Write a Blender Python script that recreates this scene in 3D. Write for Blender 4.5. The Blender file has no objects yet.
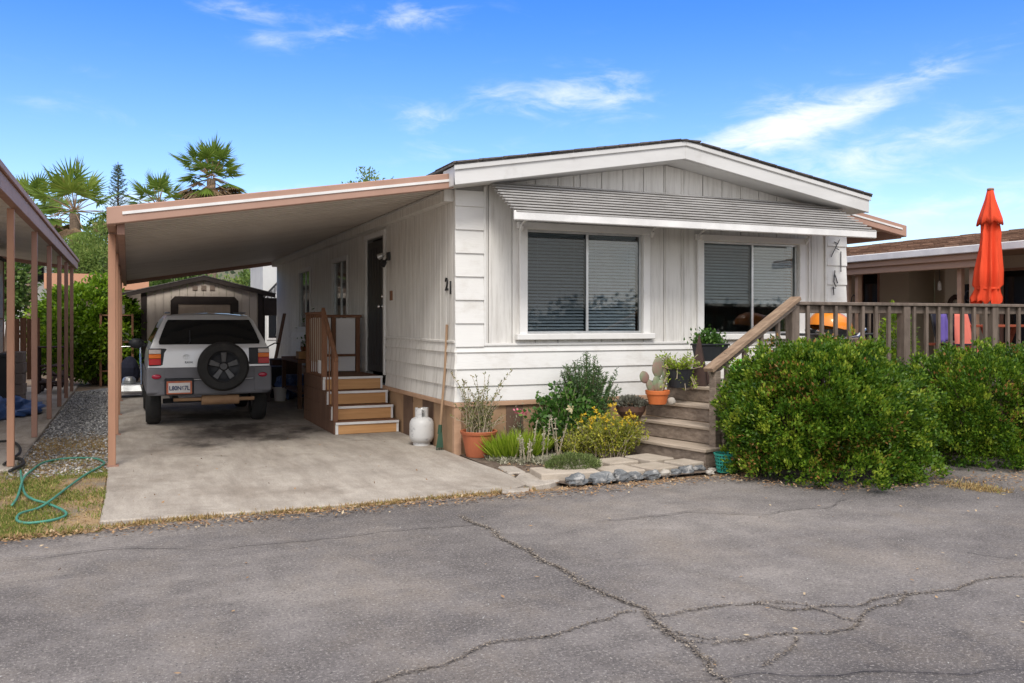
import bpy, bmesh, math, random
import numpy as np
from mathutils import Vector, Matrix, noise as mnoise
R = math.radians
rng = np.random.default_rng(7)
random.seed(7)
scn = bpy.context.scene
COL = scn.collection

# ------------------------------------------------------------------ materials
def _nt(name):
    m = bpy.data.materials.new(name); m.use_nodes = True
    nt = m.node_tree; b = nt.nodes['Principled BSDF']
    return m, nt, b
def _noise(nt, scale, detail, stretch=(1,1,1), rot=(0,0,0), rough=.6, dist=0.0, space='Object'):
    tc = nt.nodes.new('ShaderNodeTexCoord'); mp = nt.nodes.new('ShaderNodeMapping')
    mp.inputs['Scale'].default_value = stretch; mp.inputs['Rotation'].default_value = rot
    nt.links.new(tc.outputs[space], mp.inputs['Vector'])
    n = nt.nodes.new('ShaderNodeTexNoise')
    n.inputs['Scale'].default_value = scale; n.inputs['Detail'].default_value = detail
    n.inputs['Roughness'].default_value = rough; n.inputs['Distortion'].default_value = dist
    nt.links.new(mp.outputs['Vector'], n.inputs['Vector'])
    return n
def _ramp(nt, src, stops):
    r = nt.nodes.new('ShaderNodeValToRGB'); e = r.color_ramp.elements
    while len(e) < len(stops): e.new(.5)
    for k, (p, c) in enumerate(stops):
        e[k].position = p; e[k].color = (c[0], c[1], c[2], 1) if hasattr(c, '__len__') else (c, c, c, 1)
    nt.links.new(src, r.inputs['Fac']); return r
def _mix(nt, fac, a, b, mode='MIX'):
    m = nt.nodes.new('ShaderNodeMix'); m.data_type = 'RGBA'; m.blend_type = mode
    for s, v in ((m.inputs[0], fac), (m.inputs[6], a), (m.inputs[7], b)):
        if hasattr(v, 'links') or isinstance(v, bpy.types.NodeSocket): nt.links.new(v, s)
        elif hasattr(v, '__len__'): s.default_value = (v[0], v[1], v[2], 1)
        else: s.default_value = v
    return m.outputs[2]
def pmat(name, c1, c2=None, scale=3, detail=6, stretch=(1,1,1), rough=.75, metal=0.0, bump=0.0, bscale=60, bstretch=None,
         spec=.3, lo=.35, hi=.65, dirt=None, dscale=2.5, dstretch=(1,1,1), dlo=.52, dhi=.75, damt=.6, coat=0.0):
    m, nt, b = _nt(name)
    c2 = c2 or tuple(x*.82 for x in c1)
    n = _noise(nt, scale, detail, stretch)
    col = _ramp(nt, n.outputs['Fac'], [(lo, c1), (hi, c2)]).outputs['Color']
    if dirt:
        dn = _noise(nt, dscale, 8, dstretch, rough=.7)
        mask = _ramp(nt, dn.outputs['Fac'], [(dlo, 0.0), (dhi, damt)])
        col = _mix(nt, mask.outputs['Color'], col, dirt)
    nt.links.new(col, b.inputs['Base Color'])
    b.inputs['Roughness'].default_value = rough; b.inputs['Metallic'].default_value = metal
    b.inputs['Specular IOR Level'].default_value = spec; b.inputs['Coat Weight'].default_value = coat
    if bump:
        bn = _noise(nt, bscale, 4, bstretch or stretch)
        bp = nt.nodes.new('ShaderNodeBump'); bp.inputs['Strength'].default_value = bump; bp.inputs['Distance'].default_value = .02
        nt.links.new(bn.outputs['Fac'], bp.inputs['Height']); nt.links.new(bp.outputs['Normal'], b.inputs['Normal'])
    return m
def leafmat(name, stops, trans=.25, rough=.5, spec=.3):
    """colour per leaf from the float attribute 'rnd'; light passes through the leaf"""
    m, nt, b = _nt(name)
    a = nt.nodes.new('ShaderNodeAttribute'); a.attribute_name = 'rnd'
    r = _ramp(nt, a.outputs['Fac'], stops)
    nt.links.new(r.outputs['Color'], b.inputs['Base Color'])
    b.inputs['Roughness'].default_value = rough; b.inputs['Specular IOR Level'].default_value = spec
    t = nt.nodes.new('ShaderNodeBsdfTranslucent'); nt.links.new(r.outputs['Color'], t.inputs['Color'])
    mx = nt.nodes.new('ShaderNodeMixShader'); mx.inputs[0].default_value = trans
    nt.links.new(b.outputs[0], mx.inputs[1]); nt.links.new(t.outputs[0], mx.inputs[2])
    nt.links.new(mx.outputs[0], nt.nodes['Material Output'].inputs['Surface'])
    return m
def glassmat(name, tint=(.75,.8,.82), refl=1.0, rough=.02, through=.8):
    m, nt, b = _nt(name)
    nt.nodes.remove(b)
    tr = nt.nodes.new('ShaderNodeBsdfTransparent'); tr.inputs['Color'].default_value = (*[t*through for t in tint], 1)
    gl = nt.nodes.new('ShaderNodeBsdfGlossy'); gl.inputs['Roughness'].default_value = rough
    fr = nt.nodes.new('ShaderNodeLayerWeight')      # 'Facing' is the same from both sides of the pane
    pw = nt.nodes.new('ShaderNodeMath'); pw.operation = 'POWER'; pw.inputs[1].default_value = 5; nt.links.new(fr.outputs['Facing'], pw.inputs[0])
    mu = nt.nodes.new('ShaderNodeMath'); mu.operation = 'MULTIPLY_ADD'; mu.inputs[1].default_value = .9; mu.inputs[2].default_value = .045*refl; mu.use_clamp = True
    nt.links.new(pw.outputs[0], mu.inputs[0])
    mx = nt.nodes.new('ShaderNodeMixShader'); nt.links.new(mu.outputs[0], mx.inputs[0])
    nt.links.new(tr.outputs[0], mx.inputs[1]); nt.links.new(gl.outputs[0], mx.inputs[2])
    nt.links.new(mx.outputs[0], nt.nodes['Material Output'].inputs['Surface'])
    return m

def asphalt():
    m, nt, b = _nt('asphalt')
    big = _noise(nt, .35, 7, (1,1.6,1), rough=.62)
    c = _ramp(nt, big.outputs['Fac'], [(.34,(.095,.086,.084)),(.5,(.168,.153,.145)),(.66,(.250,.227,.208))]).outputs['Color']
    mid = _noise(nt, 3.2, 10, (1,1,1), rough=.78)
    c = _mix(nt, .5, c, _ramp(nt, mid.outputs['Fac'], [(.32,.2),(.68,.8)]).outputs['Color'], 'OVERLAY')
    # tan grit collected in low patches
    g = _noise(nt, .8, 9, (1.3,.8,1), rough=.72)
    c = _mix(nt, _ramp(nt, g.outputs['Fac'], [(.48,0.0),(.70,.6)]).outputs['Color'], c, (.25,.21,.17))
    st_ = _noise(nt, .55, 8, (.5,2.2,1), rough=.68, dist=.8)     # old tyre wear and seal coat
    c = _mix(nt, _ramp(nt, st_.outputs['Fac'], [(.54,0.0),(.68,.55)]).outputs['Color'], c, (.095,.088,.09))
    # aggregate: pale and dark stones
    fine = _noise(nt, 58, 4, rough=.85)
    c = _mix(nt, _ramp(nt, fine.outputs['Fac'], [(.54,0.0),(.64,.85)]).outputs['Color'], c, (.42,.39,.36))
    f2 = _noise(nt, 44, 4, (1.2,1,1), rough=.85)
    c = _mix(nt, _ramp(nt, f2.outputs['Fac'], [(.34,.85),(.47,0.0)]).outputs['Color'], c, (.045,.043,.045))
    f3 = _noise(nt, 24, 5, (1,1,1), rough=.8)
    c = _mix(nt, _ramp(nt, f3.outputs['Fac'], [(.58,0.0),(.70,.6)]).outputs['Color'], c, (.30,.28,.26))
    nt.links.new(c, b.inputs['Base Color']); b.inputs['Roughness'].default_value = .88; b.inputs['Specular IOR Level'].default_value = .25
    bn = _noise(nt, 45, 5, rough=.8)
    bp = nt.nodes.new('ShaderNodeBump'); bp.inputs['Strength'].default_value = .55; bp.inputs['Distance'].default_value = .012
    nt.links.new(bn.outputs['Fac'], bp.inputs['Height']); nt.links.new(bp.outputs['Normal'], b.inputs['Normal'])
    return m
def concrete():
    m, nt, b = _nt('concrete')
    big = _noise(nt, .7, 8, (1,1,1), rough=.65)
    c = _ramp(nt, big.outputs['Fac'], [(.3,(.315,.28,.24)),(.5,(.405,.365,.315)),(.68,(.25,.215,.178))]).outputs['Color']
    # long wear marks along the drive
    w = _noise(nt, 2.2, 8, (1.6,.25,1), rough=.7)
    c = _mix(nt, _ramp(nt, w.outputs['Fac'], [(.46,0.0),(.70,.7)]).outputs['Color'], c, (.24,.205,.17))
    s = _noise(nt, 1.1, 6, (1,1,1), rough=.7, dist=.6)
    c = _mix(nt, _ramp(nt, s.outputs['Fac'], [(.57,0.0),(.70,.6)]).outputs['Color'], c, (.17,.14,.115))
    # oil stains under the car
    tc = nt.nodes.new('ShaderNodeTexCoord')
    for (cx, cy, r0, r1) in ((1.25,12.6,.2,.9),(1.75,11.9,.1,.5),(.9,11.5,.0,.35),(1.5,13.2,.2,.7),(2.3,12.6,.0,.4),(1.2,14.9,.3,1.6)):
        vm = nt.nodes.new('ShaderNodeVectorMath'); vm.operation = 'DISTANCE'; vm.inputs[1].default_value = (cx, cy, 0)
        nt.links.new(tc.outputs['Object'], vm.inputs[0])
        dn = _noise(nt, 3.5, 6, (1,.6,1), rough=.7)
        ad = nt.nodes.new('ShaderNodeMath'); ad.operation = 'MULTIPLY_ADD'; ad.inputs[1].default_value = 1.6; ad.inputs[2].default_value = -.8
        nt.links.new(dn.outputs['Fac'], ad.inputs[0])
        sm = nt.nodes.new('ShaderNodeMath'); sm.operation = 'ADD'
        nt.links.new(ad.outputs[0], sm.inputs[0]); nt.links.new(vm.outputs['Value'], sm.inputs[1])
        c = _mix(nt, _ramp(nt, sm.outputs[0], [(r0,.85),(min(r1,1),0.0)]).outputs['Color'], c, (.07,.06,.052))
    md = _noise(nt, 4, 10, (1.8,.5,1), rough=.82)
    c = _mix(nt, .32, c, _ramp(nt, md.outputs['Fac'], [(.33,.22),(.66,.74)]).outputs['Color'], 'OVERLAY')
    fine = _noise(nt, 70, 4, rough=.8)
    c = _mix(nt, .45, c, _ramp(nt, fine.outputs['Fac'], [(.3,.2),(.7,.8)]).outputs['Color'], 'OVERLAY')
    nt.links.new(c, b.inputs['Base Color']); b.inputs['Roughness'].default_value = .9; b.inputs['Specular IOR Level'].default_value = .2
    bn = _noise(nt, 30, 6, rough=.75)
    bp = nt.nodes.new('ShaderNodeBump'); bp.inputs['Strength'].default_value = .3; bp.inputs['Distance'].default_value = .01
    nt.links.new(bn.outputs['Fac'], bp.inputs['Height']); nt.links.new(bp.outputs['Normal'], b.inputs['Normal'])
    return m
def gravelmat():
    m, nt, b = _nt('gravel')
    tc = nt.nodes.new('ShaderNodeTexCoord')
    v = nt.nodes.new('ShaderNodeTexVoronoi'); v.inputs['Scale'].default_value = 32
    nt.links.new(tc.outputs['Object'], v.inputs['Vector'])
    sp = nt.nodes.new('ShaderNodeSeparateColor'); nt.links.new(v.outputs['Color'], sp.inputs[0])
    c = _ramp(nt, sp.outputs[0], [(0,(.17,.17,.175)),(.4,(.32,.32,.325)),(.75,(.45,.44,.42)),(1,(.6,.58,.55))]).outputs['Color']
    c = _mix(nt, 1.0, c, _ramp(nt, v.outputs['Distance'], [(.0,1.0),(.5,.55)]).outputs['Color'], 'MULTIPLY')
    nt.links.new(c, b.inputs['Base Color']); b.inputs['Roughness'].default_value = .85
    bp = nt.nodes.new('ShaderNodeBump'); bp.inputs['Strength'].default_value = 1; bp.inputs['Distance'].default_value = .02; bp.invert = True
    nt.links.new(v.outputs['Distance'], bp.inputs['Height']); nt.links.new(bp.outputs['Normal'], b.inputs['Normal'])
    return m
def shinglemat(name, cols, u=(0,0,0), scale=(3.2,7.5), rot=(0,0,0)):
    m, nt, b = _nt(name)
    tc = nt.nodes.new('ShaderNodeTexCoord'); mp = nt.nodes.new('ShaderNodeMapping'); mp.inputs['Rotation'].default_value = rot
    nt.links.new(tc.outputs['Object'], mp.inputs['Vector'])
    br = nt.nodes.new('ShaderNodeTexBrick'); br.inputs['Scale'].default_value = 1
    br.inputs['Brick Width'].default_value = 1/scale[0]; br.inputs['Row Height'].default_value = 1/scale[1]
    br.inputs['Mortar Size'].default_value = .008; br.inputs['Color1'].default_value = (0,0,0,1); br.inputs['Color2'].default_value = (1,1,1,1)
    br.inputs['Mortar'].default_value = (.2,.2,.2,1); br.inputs['Bias'].default_value = 0
    nt.links.new(mp.outputs['Vector'], br.inputs['Vector'])
    c = _ramp(nt, br.outputs['Color'], [(0,cols[0]),(.5,cols[1]),(1,cols[2])]).outputs['Color']
    n = _noise(nt, 40, 4, rough=.8)
    c = _mix(nt, .5, c, _ramp(nt, n.outputs['Fac'], [(.3,.2),(.7,.8)]).outputs['Color'], 'OVERLAY')
    nt.links.new(c, b.inputs['Base Color']); b.inputs['Roughness'].default_value = .95; b.inputs['Specular IOR Level'].default_value = .15
    bp = nt.nodes.new('ShaderNodeBump'); bp.inputs['Strength'].default_value = .8; bp.inputs['Distance'].default_value = .02
    nt.links.new(br.outputs['Color'], bp.inputs['Height']); nt.links.new(bp.outputs['Normal'], b.inputs['Normal'])
    return m

M = {}
M['asphalt'] = asphalt(); M['concrete'] = concrete(); M['gravel'] = gravelmat()
M['earth'] = pmat('earth', (.23,.17,.115), (.14,.10,.07), 1.3, 9, bump=.6, bscale=30, rough=.95, dirt=(.33,.25,.16), dscale=3)
M['straw_earth'] = pmat('straw_earth', (.36,.25,.14), (.24,.18,.11), 2.3, 9, bump=.7, bscale=60, rough=.95, dirt=(.20,.20,.19), dscale=1.7, damt=.9)
M['soil'] = pmat('soil', (.17,.13,.10), (.09,.065,.05), 6, 9, bump=.9, bscale=40, rough=.95, dirt=(.30,.25,.19), dscale=9)
M['siding'] = pmat('siding_paint', (.71,.695,.66), (.66,.645,.61), 1.6, 5, rough=.6, bump=.08, bscale=25, bstretch=(3,3,.25), dirt=(.36,.335,.30), dscale=3.2, dstretch=(5,5,.35), dlo=.47, dhi=.78, damt=.8)
M['side_siding'] = pmat('side_siding_paint', (.74,.72,.68), (.68,.66,.62), 1.6, 5, rough=.6, bump=.08, bscale=25, bstretch=(3,3,.25), dirt=(.36,.335,.29), dscale=3.2, dstretch=(5,5,.3), dlo=.46, dhi=.76, damt=.75)
M['lap'] = pmat('lap_paint', (.73,.725,.70), (.69,.68,.655), 1.2, 5, rough=.55, bump=.1, bscale=20, bstretch=(.4,1,4), dirt=(.40,.36,.30), dscale=2.5, dstretch=(.9,1,2), dlo=.52, dhi=.82, damt=.6)
M['groove'] = pmat('groove_paint', (.40,.39,.37), rough=.8)
M['white_trim'] = pmat('white_trim', (.76,.755,.735), (.69,.68,.655), 2, 6, rough=.5, dirt=(.42,.39,.34), dscale=5, dstretch=(1,1,1), dlo=.54, dhi=.85, damt=.5)
M['fascia_white'] = pmat('fascia_white', (.64,.635,.62), (.56,.555,.54), 1.4, 7, (.6,1,3), rough=.6, dirt=(.40,.38,.35), dscale=3, dlo=.58, dhi=.8, damt=.6)
M['ply'] = pmat('skirt_plywood', (.42,.275,.165), (.34,.215,.125), 3, 7, (1,1,.4), rough=.8, bump=.15, bscale=12, bstretch=(2,2,.3), dirt=(.20,.13,.085), dscale=1.6, dstretch=(1,1,.8), damt=.75, dlo=.48, dhi=.72)
M['ply_dark'] = pmat('skirt_dark', (.15,.095,.065), (.115,.07,.05), 4, 7, rough=.8, bump=.15, bscale=12)
M['skirt_trim'] = pmat('skirt_trim', (.50,.32,.21), (.40,.25,.16), 3, 7, (.5,1,3), rough=.75, bump=.1, bscale=20)
M['roof_dark'] = shinglemat('roof_shingle', [(.065,.06,.057),(.10,.092,.086),(.15,.135,.125)])
M['carport_paint'] = pmat('carport_paint', (.41,.252,.19), (.36,.218,.163), 2.5, 6, rough=.55, dirt=(.27,.17,.13), dscale=4, dlo=.58, dhi=.85, damt=.5)
M['post_paint'] = pmat('post_paint', (.42,.23,.148), (.355,.19,.12), 3, 7, (2,2,.4), rough=.6, dirt=(.25,.16,.11), dscale=5, dstretch=(2,2,.5), damt=.6)
M['brown_paint'] = pmat('brown_paint', (.33,.19,.14), (.28,.158,.117), 3, 7, (2,2,.4), rough=.55, dirt=(.17,.11,.09), dscale=5, damt=.5)
M['pan'] = pmat('carport_pan', (.64,.585,.52), (.57,.52,.455), 1.5, 6, rough=.5, dirt=(.32,.27,.22), dscale=1.5, dstretch=(.5,2,1), damt=.5)
M['trim_strip'] = pmat('trim_strip', (.78,.77,.75), rough=.4)
M['black_paint'] = pmat('black_paint', (.018,.018,.02), (.025,.025,.027), 5, rough=.4, spec=.5)
M['door_black'] = pmat('door_black', (.016,.016,.018), (.022,.022,.024), 5, 4, (3,3,.3), rough=.45, spec=.5)
M['chrome'] = pmat('chrome', (.75,.75,.74), (.7,.7,.69), 3, metal=1, rough=.22)
M['alu'] = pmat('aluminium', (.62,.63,.63), (.52,.53,.53), 6, metal=.8, rough=.4)
M['awning'] = pmat('awning_slat', (.40,.39,.375), (.33,.32,.305), 2, 6, rough=.5, metal=.0, dirt=(.22,.21,.19), dscale=3, dstretch=(1.5,1,1), dlo=.5, damt=.6)
M['blind_grey'] = pmat('blind_grey', (.58,.58,.60), (.53,.53,.55), 2, rough=.5)
M['blind_pale'] = pmat('blind_pale', (.78,.76,.74), (.72,.70,.69), 2, rough=.5)
M['glass'] = glassmat('window_glass', refl=1.8, through=.97)
M['glass_dim'] = glassmat('screened_glass', refl=.7, through=.84)
M['dark_glass'] = pmat('dark_glass', (.010,.011,.012), rough=.04, spec=.45)
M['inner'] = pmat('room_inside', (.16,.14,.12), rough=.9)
M['cedar'] = pmat('cedar_step', (.62,.35,.155), (.50,.265,.11), 3, 8, (.35,1,6), rough=.6, bump=.1, bscale=14)
M['oldwood'] = pmat('weathered_wood', (.30,.24,.19), (.17,.13,.10), 4, 9, (.35,2.5,6), rough=.85, bump=.5, bscale=11, bstretch=(.5,4,8), dirt=(.085,.062,.048), dscale=3, dstretch=(.3,2,3), damt=.7)
M['oldtop'] = pmat('weathered_tread', (.46,.38,.30), (.33,.27,.21), 4, 9, (3,.4,6), rough=.85, bump=.4, bscale=11, bstretch=(8,.5,4), dirt=(.2,.155,.115), dscale=4, dstretch=(2,.4,3), damt=.6)
M['railwood'] = pmat('grey_rail_wood', (.19,.150,.122), (.11,.085,.068), 5, 9, (3,3,.5), rough=.85, bump=.4, bscale=12, bstretch=(6,6,.6), dirt=(.06,.048,.042), dscale=4, damt=.6)
M['handrail'] = pmat('handrail_wood', (.33,.235,.16), (.20,.135,.09), 4, 9, (.4,4,4), rough=.8, bump=.4, bscale=12, bstretch=(.5,8,8))
M['brownwood'] = pmat('brown_wood', (.25,.125,.07), (.18,.085,.048), 4, 8, (3,3,.4), rough=.7, bump=.15, bscale=12, bstretch=(5,5,.5))
M['porch_side'] = pmat('porch_side', (.155,.085,.055), (.11,.06,.04), 4, 8, (4,4,.4), rough=.75, bump=.2, bscale=10, bstretch=(6,6,.4))
M['panel_white'] = pmat('panel_white', (.84,.83,.83), (.80,.79,.79), 3, rough=.5)
M['terracotta'] = pmat('terracotta', (.42,.13,.06), (.34,.10,.047), 3, 7, rough=.6, dirt=(.45,.25,.17), dscale=4, dlo=.6)
M['orange_clay'] = pmat('orange_clay', (.60,.17,.05), (.52,.14,.045), 4, 6, rough=.6)
M['brown_clay'] = pmat('brown_clay', (.13,.072,.052), (.09,.05,.038), 5, rough=.7)
M['black_plastic'] = pmat('black_plastic', (.02,.022,.026), (.028,.03,.035), 5, rough=.5)
M['tank_white'] = pmat('tank_white', (.54,.54,.53), (.48,.48,.475), 3, 6, rough=.4, dirt=(.22,.22,.24), dscale=11, dstretch=(1,1,1.6), dlo=.57, dhi=.66, damt=.75)
M['paver'] = pmat('paver', (.46,.40,.33), (.36,.31,.25), 4, 8, rough=.9, bump=.3, bscale=50, dirt=(.24,.19,.15), dscale=3)
M['rock_blue'] = pmat('rock_blue', (.20,.21,.215), (.085,.092,.10), 5, 9, rough=.8, bump=.7, bscale=18, dirt=(.42,.41,.39), dscale=9, dlo=.52, dhi=.62, damt=.8)
M['rock_pale'] = pmat('rock_pale', (.46,.43,.38), (.32,.29,.25), 5, 9, rough=.85, bump=.6, bscale=20)
M['teal'] = pmat('teal_plastic', (.03,.30,.24), (.025,.25,.20), 4, rough=.45)
M['umbrella'] = pmat('umbrella_cloth', (.74,.075,.024), (.62,.058,.018), 4, 6, (4,4,.4), rough=.8, bump=.1, bscale=30)
M['car_silver'] = pmat('silver_paint', (.66,.665,.67), (.63,.635,.64), 2, metal=.3, rough=.36, coat=.5, dirt=(.38,.36,.33), dscale=2.5, dlo=.55, damt=.35)
M['car_grey'] = pmat('grey_cladding', (.155,.155,.17), (.13,.13,.142), 3, rough=.5, dirt=(.16,.15,.14), dscale=3, damt=.5)
M['tyre'] = pmat('tyre_rubber', (.028,.027,.026), (.02,.02,.02), 9, rough=.8, dirt=(.07,.062,.055), dscale=6, damt=.5)
M['rim'] = pmat('rim_alloy', (.09,.09,.092), (.06,.06,.062), 6, metal=.7, rough=.35)
M['lamp_red'] = pmat('lamp_red', (.50,.012,.010), rough=.3, spec=.3)
M['lamp_amber'] = pmat('lamp_amber', (.80,.19,.02), rough=.3, spec=.3)
M['lamp_clear'] = pmat('lamp_clear', (.62,.55,.52), rough=.3, spec=.3)
M['reflector'] = pmat('reflector', (.40,.012,.045), rough=.2, spec=.6)
M['plate_white'] = pmat('plate_white', (.72,.70,.68), rough=.4)
M['plate_frame'] = pmat('plate_frame', (.42,.10,.075), (.55,.2,.08), 9, rough=.4)
M['plate_text'] = pmat('plate_text', (.06,.08,.16), rough=.5)
M['rust_pipe'] = pmat('rust_pipe', (.36,.22,.12), (.28,.165,.09), 7, rough=.7)
M['shed_wall'] = pmat('shed_wall', (.58,.51,.43), (.52,.45,.38), 3, 7, (3,3,.4), rough=.8, dirt=(.3,.25,.2), dscale=3, damt=.5)
M['dark_trim'] = pmat('dark_brown_trim', (.028,.02,.017), (.04,.03,.025), 4, rough=.7)
M['shed_door'] = pmat('shed_door', (.40,.32,.25), (.35,.28,.215), 3, 7, (3,3,.4), rough=.8)
M['beige_wall'] = pmat('beige_wall', (.50,.43,.335), (.46,.395,.305), 2, 6, rough=.8)
M['beige_pale'] = pmat('pale_beige_wall', (.62,.56,.46), (.57,.51,.42), 2, 6, rough=.8)
M['brown_shingle'] = shinglemat('brown_shingle', [(.12,.07,.045),(.22,.13,.085),(.33,.21,.14)], scale=(3.4,7), rot=(0,0,R(90)))
M['tan_beam'] = pmat('tan_beam', (.42,.275,.19), (.36,.235,.165), 3, 6, (3,.4,3), rough=.65)
M['pink_fascia'] = pmat('pink_fascia', (.56,.29,.18), (.50,.26,.16), 2, 6, rough=.7)
M['far_white'] = pmat('far_white', (.62,.62,.60), (.56,.56,.55), 2, rough=.8)
M['blue_tarp'] = pmat('blue_tarp', (.03,.075,.21), (.045,.10,.27), 6, rough=.45, spec=.5)
M['block_grey'] = pmat('block_grey', (.24,.20,.185), (.18,.15,.14), 5, 7, rough=.9, bump=.4, bscale=40)
M['hose_green'] = pmat('hose_green', (.075,.27,.20), (.05,.20,.145), 8, rough=.55, dirt=(.16,.16,.11), dscale=6, damt=.5)
M['hose_black'] = pmat('hose_black', (.03,.028,.026), rough=.5)
M['wood_pole'] = pmat('wood_pole', (.36,.24,.15), (.28,.185,.115), 6, 6, (4,4,.4), rough=.7)
M['green_plastic'] = pmat('green_plastic', (.03,.075,.045), rough=.5)
M['grill_orange'] = pmat('grill_orange', (.85,.27,.03), (.80,.24,.025), 3, rough=.3, coat=.5)
M['pink_cloth'] = pmat('pink_cloth', (.75,.21,.16), (.68,.18,.14), 5, rough=.9)
M['purple_cloth'] = pmat('purple_cloth', (.11,.075,.29), (.14,.10,.35), 5, rough=.9)
M['navy_cloth'] = pmat('navy_cloth', (.02,.022,.04), rough=.9)
M['red_wood'] = pmat('red_stained_wood', (.36,.095,.05), (.28,.07,.04), 4, 7, (.4,4,4), rough=.6)
M['rust'] = pmat('rusty_iron', (.07,.042,.035), (.045,.028,.024), 8, rough=.8)
M['bark'] = pmat('bark', (.15,.105,.075), (.085,.06,.043), 5, 8, (3,3,.6), rough=.95, bump=.8, bscale=14)
M['palm_bark'] = pmat('palm_bark', (.27,.20,.145), (.17,.125,.09), 6, 8, (1,1,4), rough=.95, bump=.8, bscale=12)
M['crack'] = pmat('crack_fill', (.06,.052,.046), (.13,.108,.09), 14, 6, rough=1)
M['seam'] = pmat('asphalt_seam', (.085,.078,.075), (.14,.128,.122), 5, 6, rough=1)
M['crack_grit'] = pmat('crack_grit', (.225,.20,.172), (.155,.138,.122), 9, 9, rough=1, dirt=(.10,.085,.07), dscale=20, damt=.6)
M['hill'] = pmat('hill_cover', (.09,.10,.06), (.16,.14,.08), .02, 8, rough=1)
# leaves
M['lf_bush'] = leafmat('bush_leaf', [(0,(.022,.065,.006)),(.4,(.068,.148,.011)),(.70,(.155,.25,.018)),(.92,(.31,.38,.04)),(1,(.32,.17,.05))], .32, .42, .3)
M['lf_hedge'] = leafmat('hedge_leaf', [(0,(.06,.14,.008)),(.5,(.15,.27,.015)),(1,(.28,.40,.03))], .3, .4)
M['lf_palm'] = leafmat('palm_leaf', [(0,(.06,.11,.018)),(.5,(.15,.235,.035)),(.85,(.27,.34,.06)),(1,(.36,.31,.10))], .4, .5)
M['lf_dead'] = leafmat('dead_frond', [(0,(.19,.12,.065)),(.5,(.30,.20,.12)),(1,(.40,.30,.19))], .15, .8)
M['lf_tree'] = leafmat('tree_leaf', [(0,(.05,.10,.022)),(.5,(.11,.19,.04)),(1,(.20,.27,.07))], .35, .5)
M['lf_pale'] = leafmat('pale_tree_leaf', [(0,(.11,.18,.04)),(.5,(.21,.30,.07)),(1,(.36,.42,.13))], .4, .5)
M['lf_conifer'] = leafmat('conifer_needle', [(0,(.06,.11,.07)),(1,(.14,.22,.13))], .25, .6)
M['lf_far'] = leafmat('far_leaf', [(0,(.035,.06,.035)),(1,(.09,.13,.07))], .2, .7)
M['lf_lime'] = leafmat('lime_blade', [(0,(.12,.21,.012)),(.5,(.25,.36,.025)),(1,(.42,.50,.07))], .3, .45)
M['lf_rosemary'] = leafmat('rosemary_needle', [(0,(.035,.085,.025)),(.6,(.085,.165,.05)),(1,(.16,.25,.085))], .15, .5)
M['lf_rose'] = leafmat('rose_leaf', [(0,(.025,.075,.014)),(.5,(.06,.145,.022)),(1,(.13,.23,.04))], .3, .4)
M['lf_yellow'] = leafmat('yellow_shrub_leaf', [(0,(.13,.15,.025)),(.4,(.26,.29,.04)),(.8,(.45,.44,.06)),(1,(.55,.46,.08))], .3, .55)
M['lf_flower'] = leafmat('yellow_petal', [(0,(.65,.42,.02)),(1,(.80,.60,.06))], .25, .6)
M['lf_mound'] = leafmat('mound_leaf', [(0,(.08,.115,.035)),(.5,(.14,.19,.055)),(1,(.24,.28,.10))], .2, .7)
M['lf_silver'] = leafmat('silver_leaf', [(0,(.14,.14,.085)),(.5,(.30,.29,.20)),(1,(.48,.45,.36))], .15, .8)
M['lf_cream'] = leafmat('cream_petal', [(0,(.70,.60,.32)),(1,(.80,.74,.55))], .3, .7)
M['lf_pink'] = leafmat('pink_petal', [(0,(.72,.22,.30)),(1,(.80,.34,.40))], .3, .7)
M['lf_pot'] = leafmat('pot_shrub_leaf', [(0,(.09,.12,.04)),(.5,(.17,.19,.06)),(.85,(.28,.26,.10)),(1,(.36,.24,.13))], .3, .6)
M['lf_grass'] = leafmat('grass_blade', [(0,(.09,.14,.02)),(.45,(.20,.24,.045)),(.7,(.36,.29,.11)),(1,(.50,.39,.18))], .2, .8)
M['lf_dry'] = leafmat('dry_weed', [(0,(.20,.13,.06)),(.4,(.36,.24,.10)),(.8,(.50,.38,.18)),(1,(.22,.25,.05))], .2, .9)
M['lf_litter'] = leafmat('leaf_litter', [(0,(.13,.075,.04)),(.4,(.27,.16,.085)),(.75,(.42,.27,.14)),(1,(.52,.42,.28))], .1, .9)
M['pan_groove'] = pmat('pan_groove', (.22,.195,.165), rough=.8)
M['lf_crackbits'] = leafmat('crack_grit_bits', [(0,(.05,.043,.039)),(.35,(.10,.085,.072)),(.7,(.20,.17,.14)),(1,(.32,.275,.225))], 0, .95)
M['vent_brown'] = pmat('vent_brown', (.22,.165,.13), rough=.8)
M['lf_chip'] = leafmat('small_stone', [(0,(.14,.14,.14)),(.5,(.34,.34,.335)),(1,(.60,.59,.56))], 0, .85)
M['cactus'] = pmat('cactus_skin', (.20,.26,.15), (.15,.19,.12), 5, 6, rough=.6, dirt=(.30,.15,.14), dscale=5, dlo=.42, dhi=.62, damt=.85)
M['lf_succulent'] = leafmat('grey_succulent', [(0,(.12,.12,.09)),(1,(.26,.26,.21))], .1, .7)
M['dry_branch'] = pmat('dry_branch', (.42,.35,.26), (.34,.28,.2), 8, rough=.85)

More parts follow.
